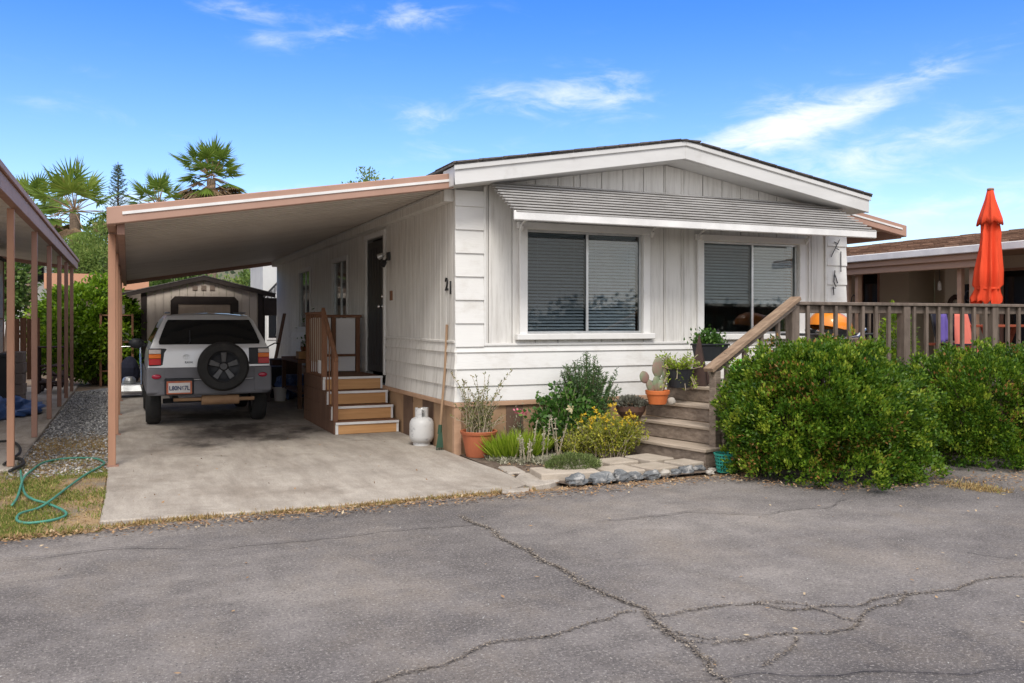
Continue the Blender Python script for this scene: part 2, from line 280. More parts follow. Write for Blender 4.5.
# ------------------------------------------------------------------ mesh building
class MB:
    def __init__(s): s.v = []; s.f = []; s.m = []; s.T = None; s.mi = 0
    def add(s, vs, fs):
        b = len(s.v)
        for p in vs:
            p = Vector(p)
            if s.T is not None: p = s.T @ p
            s.v.append(p)
        for f in fs: s.f.append([b+i for i in f]); s.m.append(s.mi)
        return s
    def box(s, x0, x1, y0, y1, z0, z1):
        return s.add([(x0,y0,z0),(x1,y0,z0),(x1,y1,z0),(x0,y1,z0),(x0,y0,z1),(x1,y0,z1),(x1,y1,z1),(x0,y1,z1)],
              [(0,3,2,1),(4,5,6,7),(0,1,5,4),(1,2,6,5),(2,3,7,6),(3,0,4,7)])
    def hexa(s, p):   # 8 points: bottom ring, top ring
        return s.add(p, [(0,3,2,1),(4,5,6,7),(0,1,5,4),(1,2,6,5),(2,3,7,6),(3,0,4,7)])
    def bar(s, a, b, w, h, up=(0,0,1)):
        a = Vector(a); b = Vector(b); d = (b-a).normalized(); u = Vector(up)
        if abs(d.dot(u)) > .98: u = Vector((0,1,0))
        sx = d.cross(u).normalized(); sz = sx.cross(d).normalized()
        pts = []
        for e in (a, b):
            for (i, j) in ((-1,-1),(1,-1),(1,1),(-1,1)): pts.append(e + sx*i*w/2 + sz*j*h/2)
        return s.hexa(pts)
    def tube(s, pts, r, n=8, cap=True):
        pts = [Vector(p) for p in pts]; rs = r if hasattr(r, '__len__') else [r]*len(pts)
        vs = []; fs = []; px = None
        for i, p in enumerate(pts):
            d = (pts[min(i+1,len(pts)-1)] - pts[max(i-1,0)]).normalized()
            if px is None:
                u = Vector((0,0,1)) if abs(d.z) < .9 else Vector((1,0,0))
                px = d.cross(u).normalized()
            else: px = (px - d*px.dot(d)).normalized()
            py = d.cross(px)
            for k in range(n):
                a = 2*math.pi*k/n; vs.append(p + (px*math.cos(a) + py*math.sin(a))*rs[i])
        for i in range(len(pts)-1):
            for k in range(n): fs.append((i*n+k, i*n+(k+1)%n, (i+1)*n+(k+1)%n, (i+1)*n+k))
        if cap: fs.append(tuple(range(n-1,-1,-1))); fs.append(tuple((len(pts)-1)*n+k for k in range(n)))
        return s.add(vs, fs)
    def lathe(s, prof, c=(0,0,0), n=24, axis='z', cap=True):
        vs = []; fs = []; c = Vector(c)
        for (r, z) in prof:
            for k in range(n):
                a = 2*math.pi*k/n; x, y = r*math.cos(a), r*math.sin(a)
                vs.append(c + (Vector((x,y,z)) if axis == 'z' else Vector((x,z,y)) if axis == 'y' else Vector((z,x,y))))
        for i in range(len(prof)-1):
            for k in range(n): fs.append((i*n+k, i*n+(k+1)%n, (i+1)*n+(k+1)%n, (i+1)*n+k))
        if cap: fs.append(tuple(range(n-1,-1,-1))); fs.append(tuple((len(prof)-1)*n+k for k in range(n)))
        return s.add(vs, fs)
    def blob(s, c, r, amp=.2, freq=2.0, nu=14, nv=9, seed=0, flat=None):
        vs = []; fs = []; c = Vector(c)
        for j in range(nv+1):
            t = math.pi*j/nv
            for i in range(nu):
                a = 2*math.pi*i/nu; d = Vector((math.sin(t)*math.cos(a), math.sin(t)*math.sin(a), -math.cos(t)))
                k = 1 + amp*mnoise.noise(d*freq + Vector((seed*7.3, seed*3.1, seed)))
                p = Vector((d.x*r[0], d.y*r[1], d.z*r[2]))*k
                if flat is not None: p.z = max(p.z, flat)
                vs.append(c + p)
        for j in range(nv):
            for i in range(nu): fs.append((j*nu+i, j*nu+(i+1)%nu, (j+1)*nu+(i+1)%nu, (j+1)*nu+i))
        return s.add(vs, fs)
    def prism(s, poly, y0, y1):      # polygon in x,z pushed along y
        n = len(poly)
        vs = [(x,y0,z) for x,z in poly] + [(x,y1,z) for x,z in poly]
        fs = [tuple(range(n)), tuple(range(2*n-1,n-1,-1))] + [(i,i+n,(i+1)%n+n,(i+1)%n) for i in range(n)]
        return s.add(vs, fs)
    def quad(s, *p): return s.add(p, [tuple(range(len(p)))])
    def build(s, name, mat, parent=None, bevel=0, smooth=False, local=False, seg=1):
        inv = Matrix.Identity(4)
        if parent is not None and not local:
            q = parent
            while q.parent is not None: q = q.parent
            inv = (Matrix.Translation(q.location) @ Matrix.Rotation(q.rotation_euler.z, 4, 'Z')).inverted()
        me = bpy.data.meshes.new(name)
        me.from_pydata([tuple(inv @ p) for p in s.v], [], s.f)
        mats = mat if isinstance(mat, (list, tuple)) else [mat]
        for m in mats: me.materials.append(m)
        if len(mats) > 1: me.polygons.foreach_set('material_index', s.m)
        bm = bmesh.new(); bm.from_mesh(me); bmesh.ops.recalc_face_normals(bm, faces=bm.faces); bm.to_mesh(me); bm.free()
        if smooth: me.polygons.foreach_set('use_smooth', [True]*len(me.polygons))
        o = bpy.data.objects.new(name, me); COL.objects.link(o)
        if parent is not None: o.parent = parent
        if bevel:
            b = o.modifiers.new('bevel', 'BEVEL'); b.width = bevel; b.segments = seg; b.limit_method = 'ANGLE'; b.angle_limit = R(35)
        return o
def rot_at(p, deg):
    return Matrix.Translation(Vector((p[0], p[1], 0))) @ Matrix.Rotation(R(deg), 4, 'Z')
def tag(o, label=None, cat=None, group=None, kind=None):
    if label: o['label'] = label
    if cat: o['category'] = cat
    if group: o['group'] = group
    if kind: o['kind'] = kind
    return o
def thing(name, label, cat, loc, rz=0, group=None):
    o = bpy.data.objects.new(name, None); COL.objects.link(o)
    o.location = (loc[0], loc[1], loc[2] if len(loc) > 2 else 0); o.rotation_euler = (0,0,R(rz)); o.empty_display_size = .2
    return tag(o, label, cat, group)
def copy_tree(o, parent=None):
    c = o.copy(); COL.objects.link(c); c.parent = parent
    for ch in list(o.children): copy_tree(ch, c)
    return c
def structure(o): return tag(o, kind='structure')
def text(name, s, size, mat, parent, loc, rot, ext=.004, bold=0.0, label=None, sx=1.0):
    cu = bpy.data.curves.new(name, 'FONT'); cu.body = s; cu.size = size; cu.extrude = ext; cu.align_x = 'CENTER'; cu.align_y = 'CENTER'; cu.offset = bold
    tmp = bpy.data.objects.new(name, cu); COL.objects.link(tmp)
    bpy.context.view_layer.update()
    me = bpy.data.meshes.new_from_object(tmp.evaluated_get(bpy.context.evaluated_depsgraph_get()))
    COL.objects.unlink(tmp); bpy.data.objects.remove(tmp)
    mt = Matrix.Translation(Vector(loc)) @ rot @ Matrix.Diagonal((sx,1,1,1))
    q = parent
    while q.parent is not None: q = q.parent
    inv = (Matrix.Translation(q.location) @ Matrix.Rotation(q.rotation_euler.z, 4, 'Z')).inverted()
    me.transform(inv @ mt); me.materials.clear(); me.materials.append(mat)
    o = bpy.data.objects.new(name, me); COL.objects.link(o); o.parent = parent
    return o

# leaves: kite shaped faces, one float 'rnd' each
def leaf_mesh(name, P, D, size, width, rnd, mat, parent=None, local=False, fold=.0, N=None, tri=False):
    P = np.asarray(P, float); n = len(P)
    if parent is not None and not local:
        q = parent
        while q.parent is not None: q = q.parent
        P = P - np.array(q.location)[None,:]
        a = -q.rotation_euler.z
        if abs(a) > 1e-6:
            c_, s_ = math.cos(a), math.sin(a); rm = np.array([[c_,-s_,0],[s_,c_,0],[0,0,1]]); P = P@rm.T; D = np.asarray(D)@rm.T
    D = np.asarray(D, float); D = D/np.maximum(np.linalg.norm(D, axis=1, keepdims=True), 1e-6)
    ref = rng.normal(size=(n,3)) if N is None else N
    S = np.cross(D, ref); S /= np.maximum(np.linalg.norm(S, axis=1, keepdims=True), 1e-6)
    size = np.broadcast_to(np.asarray(size, float), (n,))[:,None]; width = np.broadcast_to(np.asarray(width, float), (n,))[:,None]
    up = np.cross(S, D)
    if tri:
        V = np.stack([P - S*width/2, P + S*width/2, P + D*size], 1); k = 3
    else:
        V = np.stack([P, P + D*size*.45 + S*width/2 + up*fold*size, P + D*size, P + D*size*.45 - S*width/2 + up*fold*size], 1); k = 4
    me = bpy.data.meshes.new(name); me.vertices.add(n*k); me.vertices.foreach_set('co', V.reshape(-1).astype(np.float32))
    me.loops.add(n*k); me.loops.foreach_set('vertex_index', np.arange(n*k, dtype=np.int32))
    me.polygons.add(n); me.polygons.foreach_set('loop_start', np.arange(0, n*k, k, dtype=np.int32))
    me.update(calc_edges=True)
    at = me.attributes.new('rnd', 'FLOAT', 'POINT'); at.data.foreach_set('value', np.repeat(np.clip(rnd, 0, 1), k).astype(np.float32))
    me.materials.append(mat)
    o = bpy.data.objects.new(name, me); COL.objects.link(o)
    if parent is not None: o.parent = parent
    return o
def sph(n):
    d = rng.normal(size=(n,3)); return d/np.linalg.norm(d, axis=1, keepdims=True)
def bumpy(d, seed, freq=2.2):
    return np.array([mnoise.noise(Vector(x)*freq + Vector((seed*5.1, seed*2.7, seed*1.3))) for x in d])
def clump_crown(c, r, nclump, per, crad, lsize, seed, shell=.55, amp=.22, zmin=-1, aspect=.5, up=.35, freq=2.2):
    """leaf clumps spread through an uneven crown; returns points, directions, tint"""
    d = sph(nclump*2); d = d[d[:,2] > zmin][:nclump]
    k = 1 + amp*bumpy(d, seed, freq)*1.6
    rad = (shell + (1-shell)*rng.random(len(d))**.5)*k
    ctr = np.array(c)[None,:] + d*np.array(r)[None,:]*rad[:,None]
    tint = rng.normal(0, .16, len(d))
    P = np.repeat(ctr, per, 0) + sph(len(d)*per)*(rng.random(len(d)*per)**.5*crad)[:,None]
    out = np.repeat(d, per, 0)
    D = out*.8 + sph(len(P))*.8 + np.array([0,0,up])
    rnd = .45 + np.repeat(tint, per) + rng.normal(0,.17,len(P))
    return P, D, rnd

# ------------------------------------------------------------------ setting
def sheet(name, poly, z, mat, sub=0):
    m = MB(); m.add([(x,y,z) for x,y in poly], [tuple(range(len(poly)))])
    return structure(m.build(name, mat))
sheet('ground', [(-300,-120),(300,-120),(300,400),(-300,400)], -.012, M['earth'])
# road: one finely cut front edge
edge = [(-60,7.0),(-6,7.1),(-1.4,7.12)] + [(x, 7.24 + .05*math.sin(x*3.1) + .035*math.sin(x*7.7+1)) for x in np.arange(-1.2,3.7,.14)] + \
       [(x, 7.20 + .04*math.sin(x*5)) for x in np.arange(3.8,5.6,.2)] + [(5.8,7.1),(6.6,7.3),(7.6,7.25),(9,7.2),(12,7.3),(14,7.4),(60,7.5)]
sheet('road', [(-60,-60)] + edge[:0] + [(60,-60)] + edge[::-1], 0.0, M['asphalt'])
m = MB()   # driveway slab, a real step of a few centimetres, broken front lip
dl = [(-.19,22.6)] + [(-.19 + .015*math.sin(y*4), y) for y in np.arange(21.5,7.5,-1.0)]
front = [(-.2,7.40),(.4,7.34),(1.0,7.29),(1.6,7.27),(2.3,7.30),(2.9,7.30),(3.25,7.36),(3.46,7.52)]
right = [(3.5,8.2),(3.47,9.0),(3.46,9.5),(3.46,22.6)]
poly = dl + front + right
m.add([(x,y,.028) for x,y in poly] + [(x,y,-.05) for x,y in poly], [tuple(range(len(poly)))] + [(i,(i+1)%len(poly),(i+1)%len(poly)+len(poly),i+len(poly)) for i in range(len(poly))])
structure(m.build('driveway', M['concrete'], bevel=.012))
m = MB()
for pl in ([(3.42,7.36),(3.62,7.36),(3.80,7.50),(3.78,7.92),(3.6,8.0),(3.44,7.78)], [(3.50,8.06),(3.68,8.02),(3.72,8.40),(3.55,8.45)], [(3.05,7.16),(3.36,7.18),(3.42,7.31),(3.1,7.29)]):
    b = len(pl); m.add([(x,y,.034+.008*math.sin(x*9)) for x,y in pl] + [(x,y,-.03) for x,y in pl], [tuple(range(b))] + [(i,(i+1)%b,(i+1)%b+b,i+b) for i in range(b)])
structure(m.build('broken_concrete_edge', M['concrete'], bevel=.012))
sheet('gravel_path', [(-1.07,12.6),(-.2,12.4),(-.2,23.0),(-1.05,21.6)], .006, M['gravel'])
sheet('dirt_verge', [(-3.4,7.1),(-.2,7.15),(-.2,12.45),(-1.1,12.65)], .002, M['straw_earth'])
sheet('planting_bed', [(3.5,8.2),(3.8,7.30),(5.5,7.36),(5.62,7.7),(5.3,9.47),(3.5,9.47)], .02, M['soil'])
m = MB(); m.box(-5.6,-1.09,10.3,23.2,-.04,.035)
structure(m.build('neighbour_slab', M['concrete'], bevel=.012))
# hills far away
m = MB(); nx, ny = 60, 8; vs = []; fs = []
for j in range(ny):
    for i in range(nx):
        a = R(-75 + 150*i/(nx-1)); rr = 260 + 45*j
        hgt = 0 if j == 0 else (10 + 5*j + 9*mnoise.noise(Vector((a*5, j*.4, 3))))
        vs.append((rr*math.sin(a+.4), rr*math.cos(a+.4), hgt))
for j in range(ny-1):
    for i in range(nx-1): fs.append((j*nx+i, j*nx+i+1, (j+1)*nx+i+1, (j+1)*nx+i))
m.add(vs, fs); structure(m.build('hills', M['hill'], smooth=True))

# cracks and seams in the road: thin ragged strips lying on it
def crack(name, pts, w, mat, seed, z=.004, step=.05):
    rnd_ = random.Random(seed); P_ = [Vector((x,y,0)) for x,y in pts]; out = []
    for a, b in zip(P_[:-1], P_[1:]):
        n = max(2, int((b-a).length/step)); nn = Vector((-(b-a).y, (b-a).x, 0)).normalized()
        for k in range(n):
            p = a.lerp(b, k/n); out.append(p + nn*(mnoise.noise(p*2.3 + Vector((seed,0,0)))*.09 + mnoise.noise(p*9)*.03))
    out.append(P_[-1])
    vs = []; fs = []
    for i, p in enumerate(out):
        d = (out[min(i+1,len(out)-1)] - out[max(i-1,0)]).normalized(); nn = Vector((-d.y, d.x, 0))
        tp = min(1, i/6, (len(out)-1-i)/6)
        l = w*(.35 + rnd_.random()*.9)*(.2+.8*tp); r_ = w*(.35 + rnd_.random()*.9)*(.2+.8*tp)
        vs += [p + nn*l + Vector((0,0,z)), p - nn*r_ + Vector((0,0,z))]
        if i: fs.append((2*i-2, 2*i-1, 2*i+1, 2*i))
    mb = MB(); mb.add(vs, fs); return mb
main = [(2.44, 6.55), (2.47, 6.13), (2.47, 5.61), (2.47, 4.88), (2.5, 4.42), (2.48, 4.01), (2.47, 3.72), (2.47, 3.5), (2.45, 3.28), (2.38, 2.98)]
left = [(2.48, 4.01), (2.23, 3.95), (2.0, 3.93), (1.7, 3.88), (1.46, 3.8), (1.19, 3.73), (0.93, 3.61)]
rt1 = [(2.49, 3.97), (2.57, 3.89), (2.96, 3.89), (3.21, 3.87), (3.25, 3.67), (3.61, 3.61), (3.82, 3.64), (4.14, 3.66), (4.41, 3.64), (5.14, 3.62)]
rt2 = [(2.46, 3.49), (2.52, 3.47), (2.92, 3.44), (3.18, 3.38), (3.47, 3.41), (3.73, 3.53), (4.08, 3.69)]
rt3 = [(2.59, 3.14), (2.76, 3.23), (2.9, 3.31), (2.99, 3.38)]
rt4 = [(3.21, 3.87), (3.36, 3.73), (3.39, 3.48), (3.47, 3.41)]
rt5 = [(2.47, 3.8), (2.56, 3.62), (2.65, 3.49)]
seams = [[(3.24, 5.86), (3.71, 5.92), (4.18, 5.95), (4.66, 5.62), (5.4, 5.63), (5.85, 5.88)], [(0.45, 6.27), (0.97, 6.21), (1.47, 6.24), (2.16, 6.27), (2.64, 6.24)],
         [(2.07, 3.18), (2.53, 3.07), (3.11, 2.84), (3.68, 2.64)], [(-0.76, 6.5), (-0.41, 6.5), (0.01, 6.54), (0.45, 6.27)], [(5.04, 4.33), (5.17, 4.05), (5.44, 3.83)]]
CRACKS = []
for i, (p, w) in enumerate(((main,.035),(left,.030),(rt1,.022),(rt2,.026),(rt3,.018),(rt4,.014),(rt5,.014))):
    CRACKS.append((p, w, i))
    structure(crack('road_crack', p, w*(.16 if i == 0 else .11), M['crack'], i, .008+.0004*i).build('road_crack', M['crack']))
for i, p in enumerate(seams): structure(crack('road_seam', p, .007, M['seam'], i+40, .0125+.0003*i).build('road_seam', M['seam']))

# ------------------------------------------------------------------ manufactured home
HX0, HX1, HY0, HY1 = 3.47, 9.38, 9.52, 22.8
home = thing('manufactured_home', 'single storey off white manufactured home with low gable and ribbed awning', 'house', (HX0,HY0,0))
RC = 6.36                                                   # ridge
def gable(u): return 3.578 - abs(u-RC)*.168                   # underside of the roof over the wall
W1 = (4.37,5.99,1.41,2.66); W2 = (6.92,8.52,1.39,2.62)       # window openings u0,u1,z0,z1
def boards(mb, u0, u1, z0, ztop, openings, step, gap, place, phase=0.0):
    cuts = set(np.round(np.arange(u0+phase, u1, step), 3)) | {u0, u1}
    grooves = set(cuts)
    for o in openings: cuts |= {o[0], o[1]}
    cuts = sorted(c for c in cuts if u0 <= c <= u1)
    for a, b in zip(cuts[:-1], cuts[1:]):
        if b-a < .015: continue
        ga = gap/2 if a in grooves else 0; gb = gap/2 if b in grooves else 0
        spans = [(z0, None)]
        for o in openings:
            if a >= o[0]-1e-4 and b <= o[1]+1e-4: spans = [(z0, o[2]), (o[3], None)]
        for (za, zb) in spans:
            if zb is not None and zb-za < .02: continue
            place(mb, a+ga, b-gb, za, (zb, zb) if zb is not None else (ztop(a), ztop(b)))
def place_front(mb, a, b, za, zz):
    y0, y1 = HY0, HY0+.018
    mb.hexa([(a,y0,za),(b,y0,za),(b,y1,za),(a,y1,za),(a,y0,zz[0]),(b,y0,zz[1]),(b,y1,zz[1]),(a,y1,zz[0])])
m = MB()
boards(m, HX0+.35, HX1-.36, 1.27, gable, [W1,W2], .305, .009, place_front, .06)
for u in (5.03, 6.36, 6.60, 8.72, 3.90):                     # a few battens
    if any(o[0] < u < o[1] for o in (W1,W2)): m.box(u-.02,u+.02,HY0-.012,HY0-.001,2.70,gable(u)-.01)
    else: m.box(u-.018,u+.018,HY0-.012,HY0-.001,1.30,gable(u)-.01)
m.build('front_siding', M['siding'], home, bevel=.003)
m = MB()                                                     # backing sheet behind the grooves, with openings
def sheet_wall(mb, u0, u1, z0, ztop, ops, fn):
    cs = sorted({u0,u1} | {o[0] for o in ops} | {o[1] for o in ops})
    for a, b in zip(cs[:-1], cs[1:]):
        sp = [(z0,None)]
        for o in ops:
            if a >= o[0]-1e-4 and b <= o[1]+1e-4: sp = [(z0,o[2]),(o[3],None)]
        for za, zb in sp: fn(mb, a, b, za, zb)
def back_front(mb, a, b, za, zb):
    z = (zb,zb) if zb is not None else (gable(a),gable(b))
    if zb is None and a < RC < b:
        back_front(mb, a, RC, za, None); back_front(mb, RC, b, za, None); return
    y0, y1 = HY0+.019, HY0+.10
    mb.hexa([(a,y0,za),(b,y0,za),(b,y1,za),(a,y1,za),(a,y0,z[0]),(b,y0,z[1]),(b,y1,z[1]),(a,y1,z[0])])
sheet_wall(m, HX0+.021, HX1-.021, .60, gable, [W1,W2], back_front)
m.build('front_wall', M['groove'], home)
# corner strips of lap boards and the low lap courses
m = MB()
def lap_front(u0, u1, z0, z1, out=.02):
    m.hexa([(u0,HY0-out-.012,z0),(u1,HY0-out-.012,z0),(u1,HY0+.012,z0),(u0,HY0+.012,z0),(u0,HY0-out+.008,z1+.012),(u1,HY0-out+.008,z1+.012),(u1,HY0+.012,z1+.012),(u0,HY0+.012,z1+.012)])
for (u0, u1) in ((HX0-.012,HX0+.345),(HX1-.355,HX1+.012)):
    z = 1.26
    while z < 3.06:
        z2 = min(z+.272, gable((u0+u1)/2)-.05)
        if z2-z > .05: lap_front(u0, u1, z, z2-.004)
        z += .272
for (z0, z1) in ((.62,.80),(.80,1.0),(1.0,1.195),(1.195,1.27)):
    lap_front(HX0-.012, 6.72, z0, z1-.004, .014); lap_front(6.724, HX1+.012, z0, z1-.004, .014)
m.box(HX0+.346,6.70,HY0-.030,HY0-.004,1.27,1.30); m.box(6.74,HX1-.36,HY0-.030,HY0-.004,1.235,1.29)
m.box(HX0+.346,HX0+.372,HY0-.026,HY0-.003,1.30,gable(3.83)-.02); m.box(HX1-.385,HX1-.357,HY0-.026,HY0-.003,1.30,gable(9.0)-.02)
m.build('lap_siding', M['lap'], home, bevel=.003)
# side wall under the carport
DOOR = (12.52,13.62,.79,2.84)
SW1 = (14.95,16.05,1.35,2.62); SW2 = (18.3,19.5,1.45,2.62)
ztop_side = lambda y: 3.10
def place_side(mb, a, b, za, zz):
    mb.box(HX0, HX0+.018, a, b, za, zz[0])
m = MB(); boards(m, HY0+.02, HY1, 1.30, ztop_side, [DOOR,SW1,SW2], .203, .008, place_side, .1)
m.build('side_siding', M['side_siding'], home, bevel=.003)
m = MB()
sheet_wall(m, HY0+.03, HY1, .60, ztop_side, [(DOOR[0],DOOR[1],.60,DOOR[3]),SW1,SW2], lambda mb,a,b,za,zb: mb.box(HX0+.019,HX0+.10,a,b,za,zb if zb is not None else 3.10) if (zb is None or zb-za>.01) else None)
m.build('side_wall', M['groove'], home)
m = MB()
for (z0, z1) in ((.62,.80),(.80,1.0),(1.0,1.195),(1.195,1.30)):
    for (a, b) in ((HY0-.02, 12.46),(13.70,HY1)):
        o = .014
        m.hexa([(HX0-o-.012,a,z0),(HX0+.01,a,z0),(HX0+.01,b,z0),(HX0-o-.012,b,z0),(HX0-o+.008,a,z1+.006),(HX0+.01,a,z1+.006),(HX0+.01,b,z1+.006),(HX0-o+.008,b,z1+.006)])
m.box(HX0-.022,HX0+.012,HY0+.0,12.46,1.307,1.335)
m.build('side_lap_siding', M['side_siding'], home, bevel=.003)
m = MB(); m.box(HX1-.10,HX1,HY0+.03,HY1,.6,3.05); m.box(HX0+.1,HX1-.1,HY1-.1,HY1,.6,3.05)
m.build('rear_walls', M['siding'], home)
m = MB(); m.box(HX0+.101,HX1-.101,HY0+.101,HY1-.101,.62,.72); m.box(HX0+.101,HX1-.101,HY0+3.2,HY0+3.3,.72,3.0); m.box(6.45,6.55,HY0+.101,HY0+3.2,.72,3.0)
m.box(HX0+.101,HX1-.101,HY0+.101,HY1-.101,2.95,3.02)
m.build('interior', M['inner'], home)
# skirting
m = MB()
for a, b, mi in ((HX0+.02,5.0,0),(5.004,HX1-.02,0)): m.box(a,b,HY0+.012,HY0+.05,.0,.56)
m.box(HX0+.012,HX0+.05,HY0+.02,HY1,.0,.56); m.box(HX1-.05,HX1-.012,HY0+.06,HY1,0,.56)
m.build('skirting', M['ply'], home)
for bx in (((4.11, 9.52, 0.39)[0],(4.33, 9.52, 0.38)[0],HY0+.002,HY0+.010,.0,.555),(5.9,6.0,HY0+.002,HY0+.010,.0,.555),(HX0+.002,HX0+.010,10.35,10.77,0,.555),(HX0+.002,HX0+.010,11.2,11.62,0,.555)):
    m = MB(); m.box(*bx); m.build('skirting_patch', M['ply_dark'], home)
m = MB(); m.box(HX0-.12,HX0-.001,9.57,HY1,2.95,3.0825); m.build('ledger', M['side_siding'], home)
m = MB(); m.box(HX0-.03,HX1+.03,HY0-.03,HY0+.02,.562,.618); m.box(HX0-.03,HX0+.02,HY0+.021,HY1,.562,.618); m.box(HX0-.02,HX0+.07,HY0-.018,HY0+.06,0,.560)
m.build('skirting_trim', M['skirt_trim'], home, bevel=.006)
# roof
def slab(m, u0, u1, z0, z1, y0, y1, t):
    m.hexa([(u0,y0,z0-t),(u1,y0,z1-t),(u1,y1,z1-t),(u0,y1,z0-t),(u0,y0,z0),(u1,y0,z1),(u1,y1,z1),(u0,y1,z0)])
sl = .168; EU0, EU1 = 3.31, 9.41
zr = 3.83; ze = zr - (RC-EU0)*sl
m = MB(); slab(m, EU0-.03, RC, ze-.005, zr, 9.08, HY1+.3, .03); slab(m, RC, EU1+.03, zr, ze-.005, 9.08, HY1+.3, .03)
m.build('roof', M['roof_dark'], home)
m = MB()      # shingle edge that shows ragged above the rake
x = EU0-.03
while x < EU1-.02:
    w = min(.30, EU1+.03-x); z = zr - abs(x+w/2-RC)*sl
    sgn = 1 if x+w/2 < RC else -1
    zz0 = zr-abs(x-RC)*sl; zz1 = zr-abs(min(x+w,EU1+.03)-RC)*sl
    if (x-RC)*(x+w-RC) < 0: zz0 = zz1 = zr-.02
    m.hexa([(x,9.055,zz0-.012),(x+w-.012,9.055,zz1-.012),(x+w-.012,9.7,zz1-.012),(x,9.7,zz0-.012),(x,9.055,zz0+.007+.003*sgn),(x+w-.012,9.055,zz1+.007-.003*sgn),(x+w-.012,9.7,zz1+.007-.003*sgn),(x,9.7,zz0+.007+.003*sgn)])
    x += w
m.build('shingle_edge', M['roof_dark'], home, bevel=.003)
m = MB(); slab(m, EU0, RC, ze-.037, zr-.032, 9.10, 9.145, .215); slab(m, RC, EU1, zr-.032, ze-.037, 9.10, 9.145, .215)
slab(m, EU0-.012, RC, ze-.034, zr-.031, 9.078, 9.098, .055); slab(m, RC, EU1+.012, zr-.031, ze-.034, 9.078, 9.098, .055)
m.box(EU1-.045,EU1,9.146,9.6,ze-.245,ze-.04)
m.hexa([(EU0,9.10,ze-.252),(EU0+.03,9.146,ze-.25),(EU0+.03,9.5,ze-.25),(EU0,9.5,ze-.25),(EU0,9.146,ze-.04),(EU0+.03,9.146,ze-.04),(EU0+.03,9.5,ze-.04),(EU0,9.5,ze-.04)])
m.build('rake_fascia', M['fascia_white'], home, bevel=.005)
m = MB(); slab(m, EU0+.04, RC, 3.60-(RC-EU0-.04)*sl, 3.60, 9.146, HY0+.14, .02); slab(m, RC, EU1-.05, 3.60, 3.60-(EU1-.05-RC)*sl, 9.146, HY0+.14, .02)
m.box(EU0+.031,HX0+.03,9.662,HY1,3.05,3.07)
m.build('soffit', M['fascia_white'], home)

def window(u0, u1, z0, z1, blind_z, mats, cat_drop):
    fr = MB(); y = HY0
    w = .10
    fr.box(u0-w,u0,y-.045,y-.002,z0-.03,z1+.07); fr.box(u1,u1+w,y-.045,y-.002,z0-.03,z1+.07)
    fr.box(u0-w-.03,u1+w+.03,y-.052,y-.003,z1+.001,z1+.085)
    frame = fr.build('window', M['white_trim'], home, bevel=.006)
    s = MB(); s.box(u0-w-.05,u1+w+.05,y-.085,y-.002,z0-.075,z0-.001); s.build('sill', M['white_trim'], frame, bevel=.008)
    a = MB(); t = .028; mid = u0 + (u1-u0)*.515
    a.box(u0,u1,y+.01,y+.05,z0,z0+t); a.box(u0,u1,y+.01,y+.05,z1-t,z1); a.box(u0,u0+t,y+.011,y+.049,z0+t,z1-t); a.box(u1-t,u1,y+.011,y+.049,z0+t,z1-t)
    a.box(mid-.016,mid+.016,y+.002,y+.046,z0+t,z1-t)
    a.build('sash', M['alu'], frame, bevel=.003)
    g = MB(); g.box(u0+t,mid-.016,y+.020,y+.024,z0+t,z1-t); g.build('pane', M['glass_dim'], frame)
    g = MB(); g.box(mid+.016,u1-t,y+.030,y+.034,z0+t,z1-t); g.build('pane', M['glass'], frame)
    for (a0, a1, mt) in ((u0+.035,mid-.02,mats[0]),(mid+.02,u1-.06,mats[1])):
        b = MB(); z = z1-.05
        b.box(a0,a1,y+.055,y+.095,z,z1-.03)
        while z > blind_z:
            ja = random.uniform(-.003,.003)
            b.add([(a0,y+.058,z-.030+ja),(a1,y+.058,z-.030-ja),(a1,y+.080,z-.001),(a0,y+.080,z-.001)], [(0,1,2,3)]); z -= .040
        b.box(a0,a1,y+.06,y+.086,z-.012,z+.012)
        for k in (.18,.82): b.tube([(a0+(a1-a0)*k,y+.054,z1-.05),(a0+(a1-a0)*k,y+.054,z)], .0022, 4)
        b.build('blind', mt, frame)
    return frame
window(*W1, W1[2]+.03, (M['blind_grey'],M['blind_grey']), 0)
f2 = window(*W2, W2[2]+.42, (M['blind_pale'],M['blind_pale']), 0)
m = MB(); m.box(8.41,8.49,HY0+.08,HY0+.16,W2[2]+.03,W2[3]-.03); m.build('curtain', M['skirt_trim'], f2)
m = MB(); m.box(5.90,5.96,HY0+.125,HY0+.16,W1[2]+.03,W1[3]-.2); m.build('curtain', M['oldtop'], [o for o in home.children if o.name.startswith('window')][0])
# side windows
for (a, b, z0, z1) in (SW1, SW2):
    fr = MB(); x = HX0; w = .085
    fr.box(x-.03,x-.002,a-w,a,z0-w,z1+w); fr.box(x-.03,x-.002,b,b+w,z0-w,z1+w); fr.box(x-.03,x-.002,a,b,z1,z1+w); fr.box(x-.04,x-.002,a,b,z0-w,z0)
    fw = fr.build('window', M['white_trim'], home, bevel=.005)
    g = MB(); g.box(x+.02,x+.026,a,b,z0,z1); g.build('pane', M['glass'], fw)
    g = MB(); g.box(x+.005,x+.045,(a+b)/2-.02,(a+b)/2+.02,z0,z1); g.box(x+.005,x+.045,a,a+.03,z0,z1); g.box(x+.005,x+.045,b-.03,b,z0,z1); g.build('sash', M['alu'], fw)
